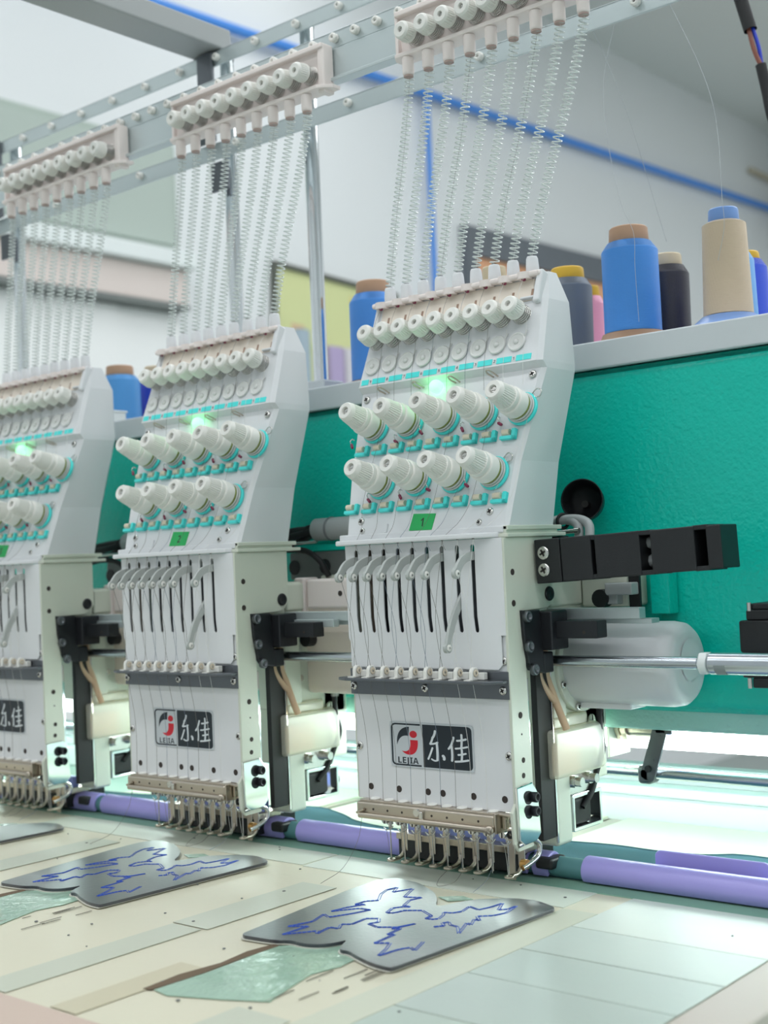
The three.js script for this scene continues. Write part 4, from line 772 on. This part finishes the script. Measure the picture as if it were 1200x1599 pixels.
// ---------------------------------------------------------------- leather pieces with stitched outlines
{
  const pairs = (a) => { const r = []; for (let i = 0; i < a.length; i += 2) r.push([a[i], a[i + 1]]); return r; };
  const outline = pairs([-16,154,-30,47,-31,18,-24,8,-1,12,21,25,32,36,41,49,44,48,51,27,70,12,86,9,105,17,96,154,94,155,82,154,65,148,57,144,52,146,47,139,43,129,42,135,37,144,26,148,17,146,10,151,-3,153]);
  const s1 = pairs([2.8,56.4,-4.4,46,-8.1,36.1,-6.2,28,-1.2,38.1,3,28.1,4.5,25.7,12.3,43.6,22.5,39.6,20.3,48.1,24.7,59.1,30.3,59.9,26.3,61.5,22.8,67.1,25.9,76.1,29.4,75.9,31.4,71.5,31.4,68,41.4,62.1,53.3,68.6,53.5,74.2,57.5,74.4,60.4,71.3,58,63.7,54.7,59,59.7,57.4,62.4,51.8,59.8,41.1,68.6,44.1,71.3,35.7,72.4,25.4,78.4,38.2,82.5,34.4,82.8,26.1,86.1,41.6,83.1,50,76.2,55.9,82.7,61.8,78.6,61.7,83.5,71.4,79.5,70,87.8,88.3,79.7,78.6,73.5,77.4,69.7,73.4,67.7,77.1,72,80.8,68,85.7]);
  const s2 = pairs([4,57.7,-1.5,63.2,-2.2,72.1,2.9,69.2,-2.3,80.6,-4.1,91.2,6.4,77.5,13.8,76.9,9.1,90.6,3.1,101.4,-3.5,98.1,1.4,112.9,-3.7,127.7,6.4,121.7,5.1,141.1,17.1,125.9,20.7,129.7,18.2,116.5,24.5,116.1,19.9,108.7,24.9,105.7,24.5,99.1,24,92.4,30.5,88.5,35.2,94,32.6,99.7,41.5,102.5,51.2,96.6,55.2,86.1,50.3,100.5,54.5,98,55.6,110.4,59,108.3,60.2,126.6,67.5,122.1,72.4,131.3,76.7,142.3,78.9,127.3,81.8,122.5,87,125.3,81.1,110.7]);
  const soften = (p, d) => p.flatMap((b, i) => { const a = p[(i + p.length - 1) % p.length], e = p[(i + 1) % p.length], go = (q) => { const L = Math.hypot(q[0] - b[0], q[1] - b[1]), t = Math.min(d / L, 0.3); return [b[0] + (q[0] - b[0]) * t, b[1] + (q[1] - b[1]) * t]; }; return [go(a), go(e)]; });
  const info = [['grey leather wing piece with blue stitched feathers under the nearest head', 0, 0, 0xffffff], ['dark leather wing piece under the middle head', -236, 0, 0], ['pale leather wing piece cut off at the left edge', -474, -2, 0]];
  info.forEach(([label, dx, dz], k) => {
    const t = thing('leather_piece', label, 'leather piece', [dx + 40, -206, 80 + dz]);
    const mv = (p) => p.map(([x, z]) => [x + dx, z + dz]);
    const c = soften(soften(mv(outline), 3), 1.2);
    mesh('leather_top', ExXZ(c, -205.3, -203.4, 0.25), M.leather, t);
    mesh('pale_backing', ExXZ(c.map(([x, z]) => [x - 0.8, z + 0.5]), -205.9, -205.3), S(0xd7d6cc, 0.8), t);
    if (k < 2) for (const s of [s1, s2]) for (const o of [-0.7, 0.7]) {
      // double rows of short raised stitches
      const g = []; const q = mv(s);
      for (let i = 0; i + 1 < q.length; i++) {
        const [x0, z0] = q[i], [x1, z1] = q[i + 1], L = Math.hypot(x1 - x0, z1 - z0), n = Math.max(1, Math.round(L / 2.6)), nx = -(z1 - z0) / L * o, nz = (x1 - x0) / L * o;
        for (let j = 0; j < n; j++) { const a = j / n, b = (j + 0.86) / n; g.push(Rod([x0 + (x1 - x0) * a + nx, -203.35, z0 + (z1 - z0) * a + nz], [x0 + (x1 - x0) * b + nx, -203.35, z0 + (z1 - z0) * b + nz], 0.24, 5)); }
      }
      mesh('stitching', g, M.stitch, t, { label: 'blue stitched outline' });
    }
  });
}
renderer.render(scene, camera);
